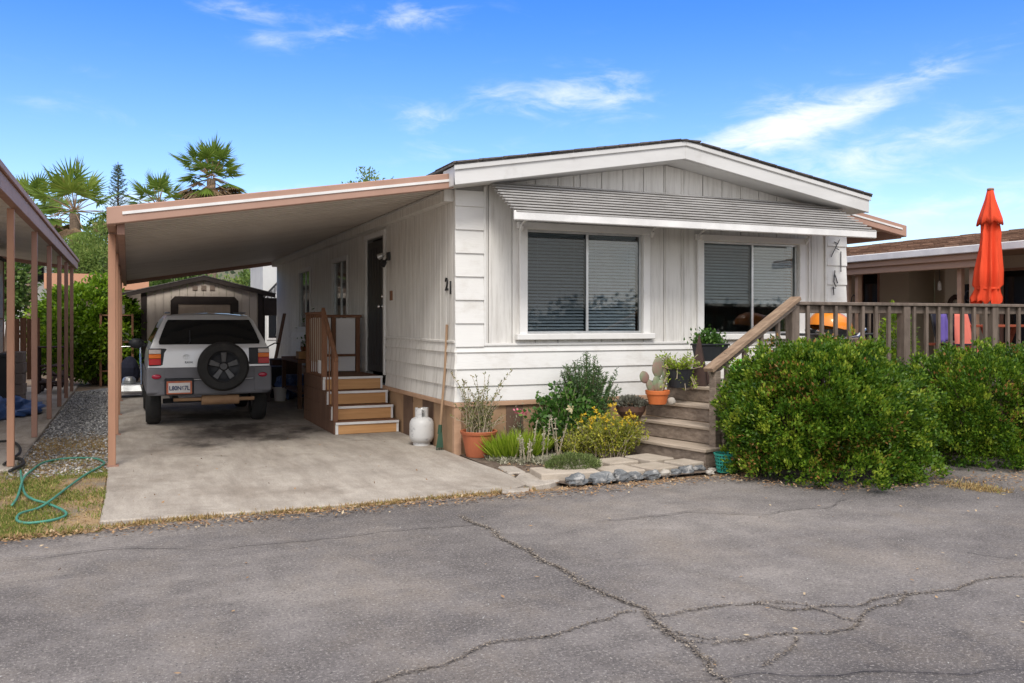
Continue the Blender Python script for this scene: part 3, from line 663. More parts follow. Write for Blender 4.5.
# door
d = MB(); y0, y1, z0, z1 = DOOR
d.box(HX0+.012,HX0+.055,y0+.05,y1-.05,z0,z1-.05)
for k in range(1,6): d.box(HX0+.006,HX0+.0115,y0+.05+(y1-y0-.1)*k/6-.012,y0+.05+(y1-y0-.1)*k/6+.012,z0+.1,z1-.15)
door = d.build('door', M['door_black'], home, bevel=.004)
h = MB(); h.lathe([(.03,0),(.03,.012),(.012,.014),(.012,.045),(.028,.05),(.03,.07),(.018,.085)], (0,0,0), 14); h.T = None
hm = MB(); hm.T = Matrix.Translation((HX0+.004,y0+.15,1.78)) @ Matrix.Rotation(R(-90),4,'Y'); hm.lathe([(.033,0),(.033,.012),(.012,.014),(.012,.045),(.028,.05),(.03,.07),(.018,.085)], (0,0,0), 14)
hm.build('handle', M['chrome'], door, smooth=True); hm = MB()
hm.T = Matrix.Translation((HX0+.004,y0+.15,1.93)) @ Matrix.Rotation(R(-90),4,'Y'); hm.lathe([(.03,0),(.028,.025),(.012,.03)], (0,0,0), 14)
hm.build('deadbolt', M['chrome'], door, smooth=True)
fr = MB(); fr.box(HX0-.03,HX0-.002,y0-.03,y0+.048,z0-.02,z1); fr.box(HX0-.03,HX0-.002,y1-.048,y1+.03,z0-.02,z1); fr.box(HX0-.035,HX0-.002,y0-.05,y1+.05,z1+.001,z1+.07)
fr.build('door_frame', M['white_trim'], home, bevel=.005)
# twin spot lamp by the door
l = MB(); l.box(HX0-.04,HX0-.001,12.24,12.34,2.44,2.56); lamp = l.build('wall_lamp', M['black_paint'], home, bevel=.008)
for (yy, zz, dv) in ((12.31,2.54,(-.6,.45,-.3)),(12.27,2.46,(-.5,-.25,-.6))):
    c = MB(); q = Vector((HX0-.05,yy,zz)); dd = Vector(dv).normalized(); c.tube([q, q+dd*.05, q+dd*.055, q+dd*.13], [.014,.016,.036,.045], 12); c.build('lamp_head', M['black_paint'] if zz < 2.5 else M['alu'], lamp, smooth=False)
b = MB(); b.box(HX0-.02,HX0-.001,12.14,12.24,1.86,2.0); b.build('door_bell', M['brownwood'], home, bevel=.004)
# house number 21 on the side wall
rm = Matrix.Rotation(R(-90),4,'Z') @ Matrix.Rotation(R(90),4,'X')
text('house_number', '2', .215, M['black_paint'], home, (HX0-.012,9.80,1.99), rm, .006, .003)
text('house_number', '1', .215, M['black_paint'], home, (HX0-.012,9.665,1.945), rm, .006, .003)
# awning
AU0, AU1, AY, AZ0, AZ1 = 3.86, 9.08, 8.70, 3.20, 2.735
aw = MB(); n = 11
for k in range(n):
    t0, t1 = k/n, (k+1)/n; yA = HY0-.015+(AY-HY0)*t0; yB = HY0-.015+(AY-HY0)*t1-.02; zA = AZ0+(AZ1-AZ0)*t0; zB = zA-.010
    aw.hexa([(AU0,yB,zB-.020),(AU1,yB,zB-.020),(AU1,yA,zA-.012),(AU0,yA,zA-.012),(AU0,yB,zB),(AU1,yB,zB),(AU1,yA,zA),(AU0,yA,zA)])
    aw.hexa([(AU0+.01,yB+.045,zB-.05),(AU1-.01,yB+.045,zB-.05),(AU1-.01,yB+.055,zB-.05),(AU0+.01,yB+.055,zB-.05),(AU0+.01,yB+.045,zB-.014),(AU1-.01,yB+.045,zB-.014),(AU1-.01,yB+.055,zB-.014),(AU0+.01,yB+.055,zB-.014)])
awn = aw.build('awning', M['awning'], home, bevel=.004)
v = MB(); v.box(AU0-.02,AU1+.02,AY-.03,AY+.005,AZ1-.075,AZ1+.03); v.build('valance', M['trim_strip'], awn, bevel=.01)
for u in (4.28,6.1,6.84,8.62):
    k = MB(); k.bar((u,HY0-.055,2.70),(u,AY+.35,2.88),.018,.018); k.bar((u,HY0-.04,2.64),(u,HY0-.09,2.70),.03,.05); k.build('bracket', M['white_trim'], awn)

# wall ornaments on the right corner strip
def ornament(name, label, pts, r, cat='ornament', group=None):
    mb = MB()
    for p in pts: mb.tube(p, r, 6)
    o = mb.build(name, M['black_paint']); tag(o, label, cat, group); return o
yo = HY0-.045
ornament('wall_ornament', 'thin black metal stick figure under the awning end on the corner boards', [[(9.08,yo,2.47),(9.16,yo,2.60),(9.24,yo,2.72)],[(9.16,yo,2.60),(9.23,yo,2.57)],[(9.20,yo,2.66),(9.14,yo,2.68)]], .006)
ornament('wind_chime', 'small black wind chime hanging below the black stick ornament', [[(9.26,yo,2.55),(9.26,yo,2.33)],[(9.26,yo,2.34),(9.26,yo,2.26)],[(9.15,yo,2.28),(9.13,yo,2.12),(9.17,yo,2.05)],[(9.15,yo,2.22),(9.20,yo,2.10)],[(9.12,yo,2.05),(9.13,yo,1.93)],[(9.10,yo,2.03),(9.16,yo,2.03)]], .007)

# ------------------------------------------------------------------ carport of the home
cp = thing('carport', 'brown fascia carport roof with ribbed pale underside beside the home', 'carport', (-.17,9.3,0))
CU0, CU1, CZ0, CZ1, CY0, CY1 = -.19, 3.37, 2.64, 3.215, 9.30, 23.0
def cz(u): return CZ0 + (u-CU0)/(CU1-CU0)*(CZ1-CZ0)
m = MB(); nb = 62                        # pans run from the home down to the gutter
for k in range(nb):
    ya = CY0+.09+(CY1-CY0-.1)*k/nb; yb = CY0+.09+(CY1-CY0-.1)*(k+1)/nb - .095
    zA, zB = cz(CU0+.09)-.06, cz(CU1)-.06
    m.hexa([(CU0+.09,ya,zA-.065),(CU1,ya,zB-.065),(CU1,yb,zB-.065),(CU0+.09,yb,zA-.065),(CU0+.09,ya,zA+.03),(CU1,ya,zB+.03),(CU1,yb,zB+.03),(CU0+.09,yb,zA+.03)])
    m.mi = 1
    m.mi = 0
    m.hexa([(CU0+.09,yb,zA-.008),(CU1,yb,zB-.008),(CU1,yb+.095,zB-.008),(CU0+.09,yb+.095,zA-.008),(CU0+.09,yb,zA+.03),(CU1,yb,zB+.03),(CU1,yb+.095,zB+.03),(CU0+.09,yb+.095,zA+.03)])
m.build('roof_pan', [M['pan'],M['pan']], cp)
m = MB(); slab(m, CU0, CU1, CZ0+.02, CZ1+.02, CY0, CY0+.085, .17)
m.box(CU0,CU0+.085,CY0+.086,CY1,CZ0-.15,CZ0+.02)
fa = m.build('fascia', M['carport_paint'], cp, bevel=.008)
m = MB(); slab(m, CU0+.14, CU1-.01, CZ0+.02+.14*.1615-.06, CZ1+.018-.066, CY0-.012, CY0-.001, .028); m.build('trim_strip', M['trim_strip'], fa)
m = MB(); slab(m, CU0+.1, CU1, cz(CU0+.1)-.085, CZ1-.085, CY1-.12, CY1-.02, .13); m.build('rear_beam', M['carport_paint'], cp)
m = MB(); m.box(CU0+.09,CU0+.16,CY0+.1,CY1-.1,CZ0-.23,CZ0-.09); m.build('side_beam', M['brown_paint'], cp)
for y in (10.14,12.94,15.7,18.5,21.3):
    p = MB(); p.box(CU0-.002,CU0+.073,y-.038,y+.038,.02,2.475); po = p.build('post', M['post_paint'], cp, bevel=.006)
    q = MB(); q.box(CU0-.012,CU0+.10,y-.05,y+.05,.028,.045); q.build('base_plate', M['brown_paint'], po)

# small brown roof on the far side of the home
cr = thing('side_cover', 'short brown roof extension behind the right end of the gable', 'carport', (10.0,9.62,0))
m = MB(); slab(m, 9.40, 10.66, 3.20, 2.985, 9.72, 22.5, .05)
for k in range(40): slab(m, 9.42, 10.6, 3.145, 2.94, 9.8+k*.32, 9.86+k*.32, .03)
m.build('roof_pan', M['pan'], cr)
m = MB(); slab(m, 9.42, 10.70, 3.215, 2.995, 9.62, 9.715, .17); m.box(10.61,10.70,9.716,22.5,2.81,2.995); fa = m.build('fascia', M['carport_paint'], cr, bevel=.008)
m = MB(); slab(m, 9.42, 10.60, 3.155, 2.955, 9.608, 9.619, .025); m.build('trim_strip', M['trim_strip'], fa)
for y in (13.2,17.2,21.2):
    p = MB(); p.box(10.61,10.69,y-.04,y+.04,0,2.81); p.build('post', M['post_paint'], cr)

# ------------------------------------------------------------------ side porch
po = thing('side_porch', 'small wooden entry porch with four white edged cedar steps', 'porch', (2.55,11.75,0))
PX0, PX1 = 2.56, 3.44
tops = (.19,.38,.567,.755); ys = (11.75,12.03,12.31,12.59,13.95)
for k in range(4):
    s = MB(); zb = tops[k-1]+.004 if k else .03
    s.box(PX0+.04,PX1,ys[k],ys[k]+.03,zb,tops[k]-.032); st = s.build('step', M['cedar'], po, bevel=.004)
    t = MB(); y1 = ys[k+1]+.0 if k < 3 else ys[4]
    t.box(PX0+.001,PX1,ys[k]-.015,y1-.002,tops[k]-.03,tops[k]); t.build('tread', M['brownwood'], st, bevel=.005)
    e = MB(); e.box(PX0+.001,PX1,ys[k]-.022,ys[k]-.016,tops[k]-.030,tops[k]+.003); e.box(PX0+.001,PX0+.038,ys[k]-.006,ys[k]+.0,zb,tops[k]-.032); e.box(PX1-.03,PX1,ys[k]-.006,ys[k]-.001,zb,tops[k]-.032)
    e.build('nosing', M['trim_strip'], st)
m = MB()
for k in range(4):
    m.box(PX0-.02,PX0,ys[k]+.0,ys[4],(tops[k-1] if k else .03)+.002,tops[k]-.001)
m.box(PX0,PX1,ys[4]-.02,ys[4],.03,.72)
m.build('side_panel', M['porch_side'], po)
for (x, y, z0, z1) in ((PX0+.03,11.88,.19,1.05),(PX0+.03,12.66,.755,1.69),(PX0+.03,13.86,.755,1.66),(PX1-.45,13.86,.755,1.62),(PX1-.06,13.86,.755,1.62)):
    p = MB(); p.box(x-.032,x+.032,y-.032,y+.032,z0,z1); p.build('post', M['brownwood'], po, bevel=.005)
p = MB(); p.bar((PX0+.03,11.82,1.03),(PX0+.03,12.72,1.73),.045,.085); p.build('handrail', M['brownwood'], po, bevel=.006)
p = MB(); p.box(PX0-.01,PX0+.07,12.70,13.90,1.66,1.70); p.box(PX0+.071,PX1,13.82,13.90,1.62,1.665); p.build('top_rail', M['brownwood'], po, bevel=.006)
for k, (y, zt, zb) in enumerate(((12.10,1.20,.30),(12.28,1.33,.44),(12.47,1.48,.58))):
    p = MB(); p.box(PX0+.025,PX0+.038,y-.014,y+.014,tops[min(k,3)]-.0,zt); p.build('baluster', M['brownwood'], po)
for k in range(7):
    y = 12.83+k*.145; p = MB(); p.box(PX0+.039,PX0+.0455,y-.030,y+.030,.757,1.66); p.build('baluster', M['brownwood'], po)
p = MB(); p.box(PX0+.046,PX0+.052,12.75,13.80,.95,1.60); p.build('screen', M['beige_pale'], po)
p = MB(); p.box(PX0+.01,PX0+.012,12.71,12.96,.80,.99); p.build('patch', M['panel_white'], po)
p = MB(); p.box(PX0+.075,PX1-.495,13.855,13.865,.77,1.61); p.box(PX1-.405,PX1-.105,13.855,13.865,.77,1.61); p.build('white_panel', M['panel_white'], po)
p = MB(); p.box(PX0+.075,PX1-.495,13.835,13.853,1.0,1.04); p.box(PX1-.405,PX1-.105,13.835,13.853,1.0,1.04); p.build('mid_rail', M['brownwood'], po)

# ------------------------------------------------------------------ propane tank
t = thing('propane_tank', 'scuffed white propane tank standing on the concrete at the home corner', 'propane tank', (3.33,10.36,.028))
b = MB(); b.lathe([(.0,.03),(.09,.03),(.125,.045),(.148,.09),(.152,.12),(.152,.25),(.145,.29),(.125,.325),(.085,.345),(.0,.352)], (0,0,0), 32, cap=False); b.build('tank', M['tank_white'], t, smooth=True, local=True)
b = MB()
for k in range(20):
    a0, a1 = 2*math.pi*k/20, 2*math.pi*(k+1)/20
    if k in (14,15): z0 = .44
    else: z0 = .335
    if k in (4,5): continue
    for r0, r1 in ((.078,.083),):
        b.hexa([(r0*math.cos(a0),r0*math.sin(a0),z0),(r1*math.cos(a0),r1*math.sin(a0),z0),(r1*math.cos(a1),r1*math.sin(a1),z0),(r0*math.cos(a1),r0*math.sin(a1),z0),
                (r0*math.cos(a0),r0*math.sin(a0),.46),(r1*math.cos(a0),r1*math.sin(a0),.46),(r1*math.cos(a1),r1*math.sin(a1),.46),(r0*math.cos(a1),r0*math.sin(a1),.46)])
b.build('collar', M['tank_white'], t, local=True)
b = MB(); b.tube([(0,0,.35),(0,0,.43)], .022, 10); b.tube([(0,0,.41),(0,-.06,.41)], .014, 8); b.lathe([(.03,.43),(.034,.45),(.03,.46)], (0,0,0), 12); b.build('valve', M['alu'], t, local=True)
b = MB(); b.lathe([(.100,.0),(.105,0),(.105,.05),(.100,.05),(.100,.0)], (0,0,0), 28, cap=False); b.build('foot_ring', M['tank_white'], t, local=True)
# fork / tool leaning on the corner
t = thing('garden_tool', 'long wooden handled tool with dark green head leaning at the home corner', 'garden tool', (3.36,9.92,.03))
b = MB(); b.tube([(3.40,9.86,.30),(3.44,9.80,1.0),(3.452,9.77,1.52)], .016, 8); b.build('handle', M['wood_pole'], t)
b = MB(); b.tube([(3.40,9.86,.33),(3.395,9.865,.22)], [.022,.03], 8); b.hexa([(3.345,9.85,.06),(3.425,9.82,.06),(3.435,9.85,.06),(3.355,9.88,.06),(3.375,9.85,.24),(3.415,9.83,.24),(3.425,9.86,.24),(3.385,9.88,.24)])
for k in range(5): b.tube([(3.355+.018*k,9.865-.006*k,.07),(3.35+.019*k,9.86-.006*k,.028)], .005, 5)
b.build('head', M['green_plastic'], t)

# ------------------------------------------------------------------ potted shrub by the corner
def pot(mb, c, rt, rb, h, rim=.02, rimh=.05):
    mb.lathe([(rb*.2,0),(rb,0),(rt-.012,h-rimh),(rt,h-rimh+.003),(rt+rim*.4,h),(rt-.015,h),(rt-.03,h-.05),(0,h-.05)], c, 28, cap=False)
t = thing('potted_shrub', 'wide terracotta pot with a tall sparse twiggy shrub at the home corner', 'potted plant', (3.66,9.27,.02))
b = MB(); pot(b, (0,0,0), .205,.145,.295,.03,.045); b.build('pot', M['terracotta'], t, smooth=False, local=True, bevel=.006)
b = MB(); b.lathe([(0,.272),(.172,.268)], (0,0,0), 24, cap=False); b.build('soil', M['soil'], t, local=True)
P=[];D=[];Rn=[]; br = MB()
for k in range(84):
    a = rng.random()*6.28; r0 = rng.random()**.5*.15; tall = rng.random() < .28
    hh = rng.uniform(.4,.74) if tall else rng.uniform(.12,.42)
    lean = np.array([rng.normal(0,.14), rng.normal(0,.12)]); base = np.array([r0*math.cos(a), r0*math.sin(a), .265])
    pts = [base + np.array([lean[0]*q*q*1.1, lean[1]*q*q, hh*q]) for q in (0,.35,.7,1)]
    br.tube([tuple(p) for p in pts], [.0042,.0036,.003,.0018], 4)
    for j in range(int(hh*70)):
        q = rng.uniform(.12,1.0); p = base + np.array([lean[0]*q*q*1.1, lean[1]*q*q, hh*q]); P.append(p); D.append(rng.normal(0,.7,3)+np.array([0,0,.6])); Rn.append(rng.uniform(0,.75)+ (.25 if q>.85 else 0))
br.build('stems', M['dry_branch'], t, local=True)
leaf_mesh('foliage', P, D, rng.uniform(.02,.045,len(P)), .014, np.array(Rn), M['lf_pot'], t, local=True)

# ------------------------------------------------------------------ bed plants
def plant(name, label, cat, loc, rz=0, group=None): return thing(name, label, cat, loc, rz, group)
# lime bladed clump
t = plant('grass_clump', 'bright lime green strappy clump in the bed beside the terracotta pot', 'plant', (4.02,9.00,.02))
P=[];D=[];S=[]
for k in range(1200):
    a = rng.random()*6.28; r = rng.random()**.5; P.append((r*math.cos(a)*.30, r*math.sin(a)*.20, 0)); D.append((math.cos(a)*r*.75+rng.normal(0,.22), math.sin(a)*r*.7+rng.normal(0,.22), 1)); S.append(rng.uniform(.17,.36))
leaf_mesh('blades', P, D, S, .016, rng.normal(.5,.25,1200), M['lf_lime'], t, local=True)
# large leafy rose like shrub
def stemmy(name, t, n, spread, h, mat, leaf, per, lsize, lw, up=.3, r0=.05, arch=.6, stemmat=None, srnd=None, low=.15):
    P=[];D=[];Rn=[]; br = MB()
    for k in range(n):
        a = rng.random()*6.28; q0 = rng.random()**.6; hh = h*rng.uniform(.55,1.0)*(1-.25*q0*q0); dx = spread[0]*q0*math.cos(a); dy = spread[1]*q0*math.sin(a)
        b0 = np.array([dx*.25+rng.normal(0,r0), dy*.25+rng.normal(0,r0), 0.])
        f = lambda q: b0 + np.array([dx*(.75)*q**(1+arch), dy*.75*q**(1+arch), hh*(q**(.85))])
        br.tube([tuple(f(q)) for q in (0,.35,.7,1)], [.005,.004,.003,.0015], 4)
        tint = rng.normal(0,.12)
        for j in range(per):
            q = rng.uniform(low,1); p = f(q) + rng.normal(0,leaf,3); P.append(p); D.append(rng.normal(0,.8,3)+np.array([0,0,up])+np.array([dx,dy,0])); Rn.append(.45+tint+rng.normal(0,.2))
    br.build('stems', stemmat or M['dry_branch'], t, local=True)
    return leaf_mesh(name, P, D, rng.uniform(.7,1.3,len(P))*lsize, rng.uniform(.8,1.2,len(P))*lw, np.array(Rn), mat, t, local=True)
t = plant('rose_shrub', 'dark green leafy shrub in the bed, taller than the lime clump', 'shrub', (4.66,9.05,.02))
stemmy('foliage', t, 95, (.42,.26), .80, M['lf_rose'], .045, 52, .065, .042, .2)
for p_ in ((-.11,-.31,.545),(.05,-.30,.30)):
    Q=np.array([p_])+rng.normal(0,.014,(40,3)); leaf_mesh('bloom', Q, rng.normal(0,1,(40,3))+np.array([0,-.4,.4]), .032, .028, rng.random(40), M['lf_cream'], t, local=True)
t = plant('rosemary', 'upright dark rosemary against the lap siding behind the leafy shrub', 'shrub', (5.02,9.20,.02))
P=[];D=[];Rn=[]; br=MB()
for k in range(120):
    a=rng.random()*6.28; q0=rng.random()**.6; dx=.50*q0*math.cos(a); dy=.15*q0*math.sin(a); hh=rng.uniform(.70,1.2)*(1-.25*abs(math.cos(a)*q0))
    f=lambda q:(dx*(.35+.65*q*q), dy*(.4+.6*q), hh*q)
    br.tube([f(q) for q in (0,.4,.8,1)], [.005,.004,.003,.002], 4)
    for j in range(190):
        q=rng.uniform(.18,1.0); P.append(f(q)); D.append(rng.normal(0,.8,3)+np.array([0,0,.55])); Rn.append(rng.normal(.45,.2))
br.build('stems', M['bark'], t, local=True); leaf_mesh('needles', P, D, rng.uniform(.025,.05,len(P)), .010, np.array(Rn), M['lf_rosemary'], t, local=True)
t = plant('yellow_shrub', 'yellow flowered grey green shrub at the front of the bed beside the steps', 'shrub', (5.0,8.62,.02))
stemmy('foliage', t, 150, (.42,.27), .52, M['lf_yellow'], .024, 70, .034, .017, .5, .07, .3)
Fl=[];
for k in range(46):
    a=rng.random()*6.28; r=rng.random()**.5; c=np.array([.44*r*math.cos(a),.28*r*math.sin(a),.47+.13*rng.random()-.17*r*r]); Fl.append(c+rng.normal(0,.010,(14,3)))
for q in Fl: leaf_mesh('bloom', q, rng.normal(0,1,(14,3))+np.array([0,-.2,.8]), .020, .016, rng.random(14), M['lf_flower'], t, local=True)
t = plant('yellow_shrub', 'low yellowish shrub just left of the yellow flowered one', 'shrub', (4.62,8.72,.02))
stemmy('foliage', t, 60, (.20,.2), .34, M['lf_yellow'], .022, 44, .032, .013, .5, .06, .3)
t = plant('groundcover_mound', 'low rounded grey green mound spilling onto the left paver', 'plant', (4.12,7.83,.08))
d = sph(9000); d = d[d[:,2] > 0]; k = 1+.18*bumpy(d,3,3); P = d*np.array([.30,.20,.135])*(k*rng.uniform(.75,1,len(d)))[:,None]
leaf_mesh('foliage', P, d+sph(len(d))*.7+np.array([0,0,.7]), rng.uniform(.02,.04,len(d)), .008, rng.normal(.45,.25,len(d)), M['lf_mound'], t, local=True)
# silvery groundcover
m_ = []
for k in range(260):
    u = rng.uniform(3.68,4.55); v = 8.95 - (u-3.68)*.42 + rng.normal(0,.17); m_.append((u,v,.02))
c = np.array(m_); P = np.repeat(c,16,0)+rng.normal(0,.03,(len(c)*16,3))*np.array([1,1,.35]); P[:,2]=np.maximum(P[:,2],.02)
o = leaf_mesh('silver_groundcover', P, rng.normal(0,.8,(len(P),3))+np.array([0,0,.7]), rng.uniform(.03,.065,len(P)), .018, rng.normal(.45,.28,len(P)), M['lf_silver']); tag(o, kind='stuff')
for i, (u, v, n, lab) in enumerate(((4.33,8.78,8,'bare whitish seed stalks between the lime clump and yellow shrub'),(3.88,8.70,6,'short pale seed stalks in front of the terracotta pot'))):
    t = plant('seed_stalks', lab, 'plant', (u,v,.02)); br=MB(); P=[];D=[]
    for k in range(n):
        x=rng.normal(0,.10); y=rng.normal(0,.05); hh=rng.uniform(.28,.52) if i==0 else rng.uniform(.18,.34); lx=rng.normal(0,.08)
        br.tube([(x,y,0),(x+lx*.5,y,hh*.5),(x+lx,y,hh)], [.007,.006,.004], 5)
        for j in range(34):
            q=rng.uniform(.35,1); P.append((x+lx*q,y,hh*q)); D.append(rng.normal(0,.8,3)+np.array([0,0,.6]))
    br.build('stems', M['dry_branch'], t, local=True); leaf_mesh('leaves', P, D, .030, .016, rng.uniform(.5,1,len(P)), M['lf_silver'], t, local=True)
t = plant('pink_flower', 'single pink flower on a grey leaved stem before the dark skirting panel', 'flower', (4.19,9.34,.02))
br=MB(); br.tube([(0,0,0),(.02,0,.3),(.03,-.02,.47)], [.006,.005,.004], 5); br.build('stem', M['green_plastic'], t, local=True)
P=rng.normal(0,.02,(60,3))*np.array([1.6,1,.5])+np.array([.03,-.02,.475]); leaf_mesh('bloom', P, rng.normal(0,1,(60,3))+np.array([0,-.3,.5]), .036, .03, rng.random(60), M['lf_pink'], t, local=True)
P=rng.normal(0,.07,(260,3))*np.array([1,.7,1.6])+np.array([.0,0,.20]); P[:,2]=np.abs(P[:,2]); leaf_mesh('leaves', P, rng.normal(0,1,(260,3))+np.array([0,0,.4]), .045, .014, rng.random(260)*.6, M['lf_silver'], t, local=True)

# ------------------------------------------------------------------ pavers and edging stones
pv = [(3.95,7.70,.66,.44,-8,'wide pale paver under the grey green mound'),
      (4.52,7.62,.42,.42,6,'paver just right of the grey green mound, in the front row'),(4.97,7.66,.40,.38,10,'middle paver of the front row above the edging stones'),(5.36,7.70,.34,.32,12,'end paver of the front row nearest the bottom stair'),
      (4.36,8.08,.34,.34,3,'back row paver touching the yellow shrub on its left side'),(4.78,8.13,.42,.36,8,'back row paver centred under the yellow shrub'),(5.20,8.12,.38,.46,12,'back row paver tight against the bottom stair')]
for (u,v,w,d,rz,lab) in pv:
    b = MB(); b.T = rot_at((u,v),rz); b.box(-w*.46,w*.46,-d*.45,d*.45,.01,.083+.008*rng.normal()); o = b.build('paver', M['paver'], None, bevel=.012, seg=2); tag(o, lab, 'paver', 'pavers before the stairs')
rk = [(3.90,7.36,.15,.10,.11,'b','leftmost blue grey edging rock in front of the wide paver'),(4.16,7.34,.17,.10,.105,'b','largest dark edging rock below the grey green mound'),(4.38,7.34,.10,.09,.11,'b','third edging rock from the left, dark and rounded'),
      (4.55,7.36,.11,.08,.09,'b','mottled edging rock below the middle of the front paver row'),(4.75,7.37,.12,.08,.085,'b','long low dark edging rock near the middle of the row'),(4.93,7.40,.07,.06,.07,'p','pale small edging rock between dark ones'),
      (5.06,7.41,.09,.07,.075,'b','blue edging rock right of the small pale one'),(5.22,7.45,.12,.08,.09,'b','wide white mottled blue rock near the right end of the row'),(5.40,7.49,.09,.07,.07,'b','last dark rock at the right end of the edging row'),
      (5.42,7.33,.065,.055,.05,'p','pale pebble rock in front of the edging row beside the asphalt'),(5.53,7.44,.06,.05,.045,'p','pale pebble rock nearest the teal basket')]
for i, (u,v,a,b_,c_,kd,lab) in enumerate(rk):
    b = MB(); b.blob((u,v,c_*.42), (a*(.70+.08*(i%3)),b_*(.75+.1*(i%2)),c_*(.52+.12*((i*7)%3)/2)), .42, 1.8, 16, 10, i*3+2); o = b.build('edging_rock', M['rock_blue'] if kd=='b' else M['rock_pale'], None); tag(o, lab, 'rock', 'rocks edging the paver path')

# ------------------------------------------------------------------ deck with stairs and railing
dk = thing('wood_deck', 'weathered wooden deck with stairs and dark slatted railing before the home', 'deck', (5.61,7.67,0))
SR = 12.6; DZ = .775
T = rot_at((5.61,7.67), SR)
for k in range(4):
    zt = (.20,.395,.585,DZ)[k]; x0 = .30*k
    L1 = 1.62 - .30*k*.22
    b = MB(); b.T = T; b.box(x0,x0+.045,.0,L1,(.0 if k==0 else (.20,.395,.585)[k-1]+.003),zt-.042); st = b.build('step', M['oldwood'], dk, bevel=.006)
    e = MB(); e.T = T; e.box(x0-.022,x0+.30 if k<3 else 1.25,-.02,L1,zt-.04,zt); e.build('tread', M['oldtop'], st, bevel=.008)
b = MB(); b.T = T; b.box(.046,1.2,.0,.045,.0,.15); b.box(.35,1.2,.001,.044,.16,.35); b.box(.65,1.2,.001,.044,.36,.54); b.build('stringer', M['oldwood'], dk, bevel=.004)
b = MB(); b.box(6.86,12.45,8.06,9.46,DZ-.045,DZ-.006); b.box(9.45,12.45,9.461,11.6,DZ-.045,DZ-.006)
b.build('deck_floor', M['oldtop'], dk, bevel=.005)
b = MB(); b.box(6.9,12.45,8.02,8.056,.55,DZ-.01); b.build('rim_board', M['oldwood'], dk)
for (u,v) in ((7.0,8.2),(8.6,8.2),(10.3,8.2),(12.2,8.2),(9.7,11.4),(12.2,11.4)):
    b = MB(); b.box(u-.05,u+.05,v-.05,v+.05,0,.54); b.build('pier', M['oldwood'], dk)
RZ = 1.79; RV = 8.10
b = MB(); b.box(7.12,12.5,RV-.075,RV+.075,RZ-.04,RZ); b.box(7.12,12.5,RV-.02,RV+.02,RZ-.135,RZ-.041); b.build('top_rail', M['railwood'], dk, bevel=.006)
for u in (7.17,8.95,10.55,12.2):
    b = MB(); b.box(u-.055,u+.055,RV-.06,RV+.06,.2,RZ-.041); b.build('post', M['railwood'], dk, bevel=.005)
u = 7.36; 
while u < 12.5:
    if all(abs(u-p) > .10 for p in (8.95,10.55,12.2)):
        b = MB(); b.box(u-.022,u+.022,RV-.062,RV-.022,.60,RZ-.042); b.build('baluster', M['railwood'], dk, bevel=.003)
    u += .215
# railing at the back of the deck
b = MB(); b.box(9.75,12.4,11.50,11.62,RZ-.04,RZ); b.build('top_rail', M['railwood'], dk, bevel=.006)
for k in range(13):
    u = 9.8+k*.215; b = MB(); b.box(u-.02,u+.02,11.54,11.58,DZ,RZ-.04); b.build('baluster', M['railwood'], dk)
# stair handrail on the near side
def sp(x, y, z): return T @ Vector((x,y,z))
b = MB(); b.bar(sp(.13,.07,1.03),sp(1.62,.03,1.83),.14,.05); b.build('handrail', M['handrail'], dk, bevel=.006)
b = MB(); b.bar(sp(.15,.07,.985),sp(1.60,.03,1.765),.035,.085); b.build('handrail_board', M['oldwood'], dk, bevel=.004)
b = MB(); b.T = T; b.box(.19,.28,.022,.112,.05,1.02); b.build('post', M['oldwood'], dk, bevel=.005)
for x in (.42,.72,1.02,1.32):
    b = MB(); zt = 1.0+x*.494; b.T = T; b.box(x-.022,x+.022,.045,.085,.3+x*.3,zt); b.build('baluster', M['railwood'], dk, bevel=.003)

# ------------------------------------------------------------------ pots and small things on the stairs
t = thing('potted_succulent', 'brown bowl pot of grey succulents at the left end of the second stair', 'potted plant', (5.52,9.02,.395))
b = MB(); b.lathe([(0,0),(.11,0),(.17,.09),(.18,.15),(.165,.155),(.155,.13),(0,.13)], (0,0,0), 24, cap=False); b.build('pot', M['brown_clay'], t, local=True, smooth=False)
d = sph(1800); d = d[d[:,2] > -.1]; P = d*np.array([.19,.17,.10])*rng.uniform(.6,1,(len(d),1))+np.array([0,0,.16]); leaf_mesh('foliage', P, d+np.array([0,0,.4])+sph(len(d))*.5, .045, .016, rng.random(len(d)), M['lf_succulent'], t, local=True)
t = thing('potted_cactus', 'prickly pear in an orange clay pot on the third stair', 'potted plant', (5.70,8.72,.585))
b = MB(); b.lathe([(0,0),(.10,0),(.128,.115),(.14,.115),(.145,.165),(.13,.165),(.12,.14),(0,.14)], (0,0,0), 28, cap=False); b.build('pot', M['orange_clay'], t, local=True, bevel=.004)
def pad(c, w, h, lean, rz):
    b = MB(); b.T = Matrix.Translation(Vector(c)) @ Matrix.Rotation(R(rz),4,'Z') @ Matrix.Rotation(R(lean),4,'Y'); b.blob((0,0,h*.5),(w/2,.022,h/2),.08,1.5,18,12,int(w*100)); o = b.build('pad', M['cactus'], t, smooth=True, local=True)
for a in (((.0,.0,.14),.12,.20,-8,10),((.07,.02,.14),.12,.19,12,20),((-.06,0,.14),.10,.17,-28,0),((-.14,0,.26),.13,.15,-35,5),((.0,.0,.31),.18,.24,4,8),((.11,.02,.29),.15,.18,22,15),((.03,-.02,.14),.10,.15,3,-10)): pad(*a)
b = MB(); b.blob((5.84,8.64,.585+.035),(.055,.045,.045),.25,1.5,12,8,4); tag(b.build('stone', M['rock_pale'], None, smooth=True), 'small cream stone beside the orange cactus pot', 'stone')
t = thing('trailing_planter', 'dark plastic pot with trailing pale stems at the top of the stairs', 'potted plant', (6.00,8.72,DZ))
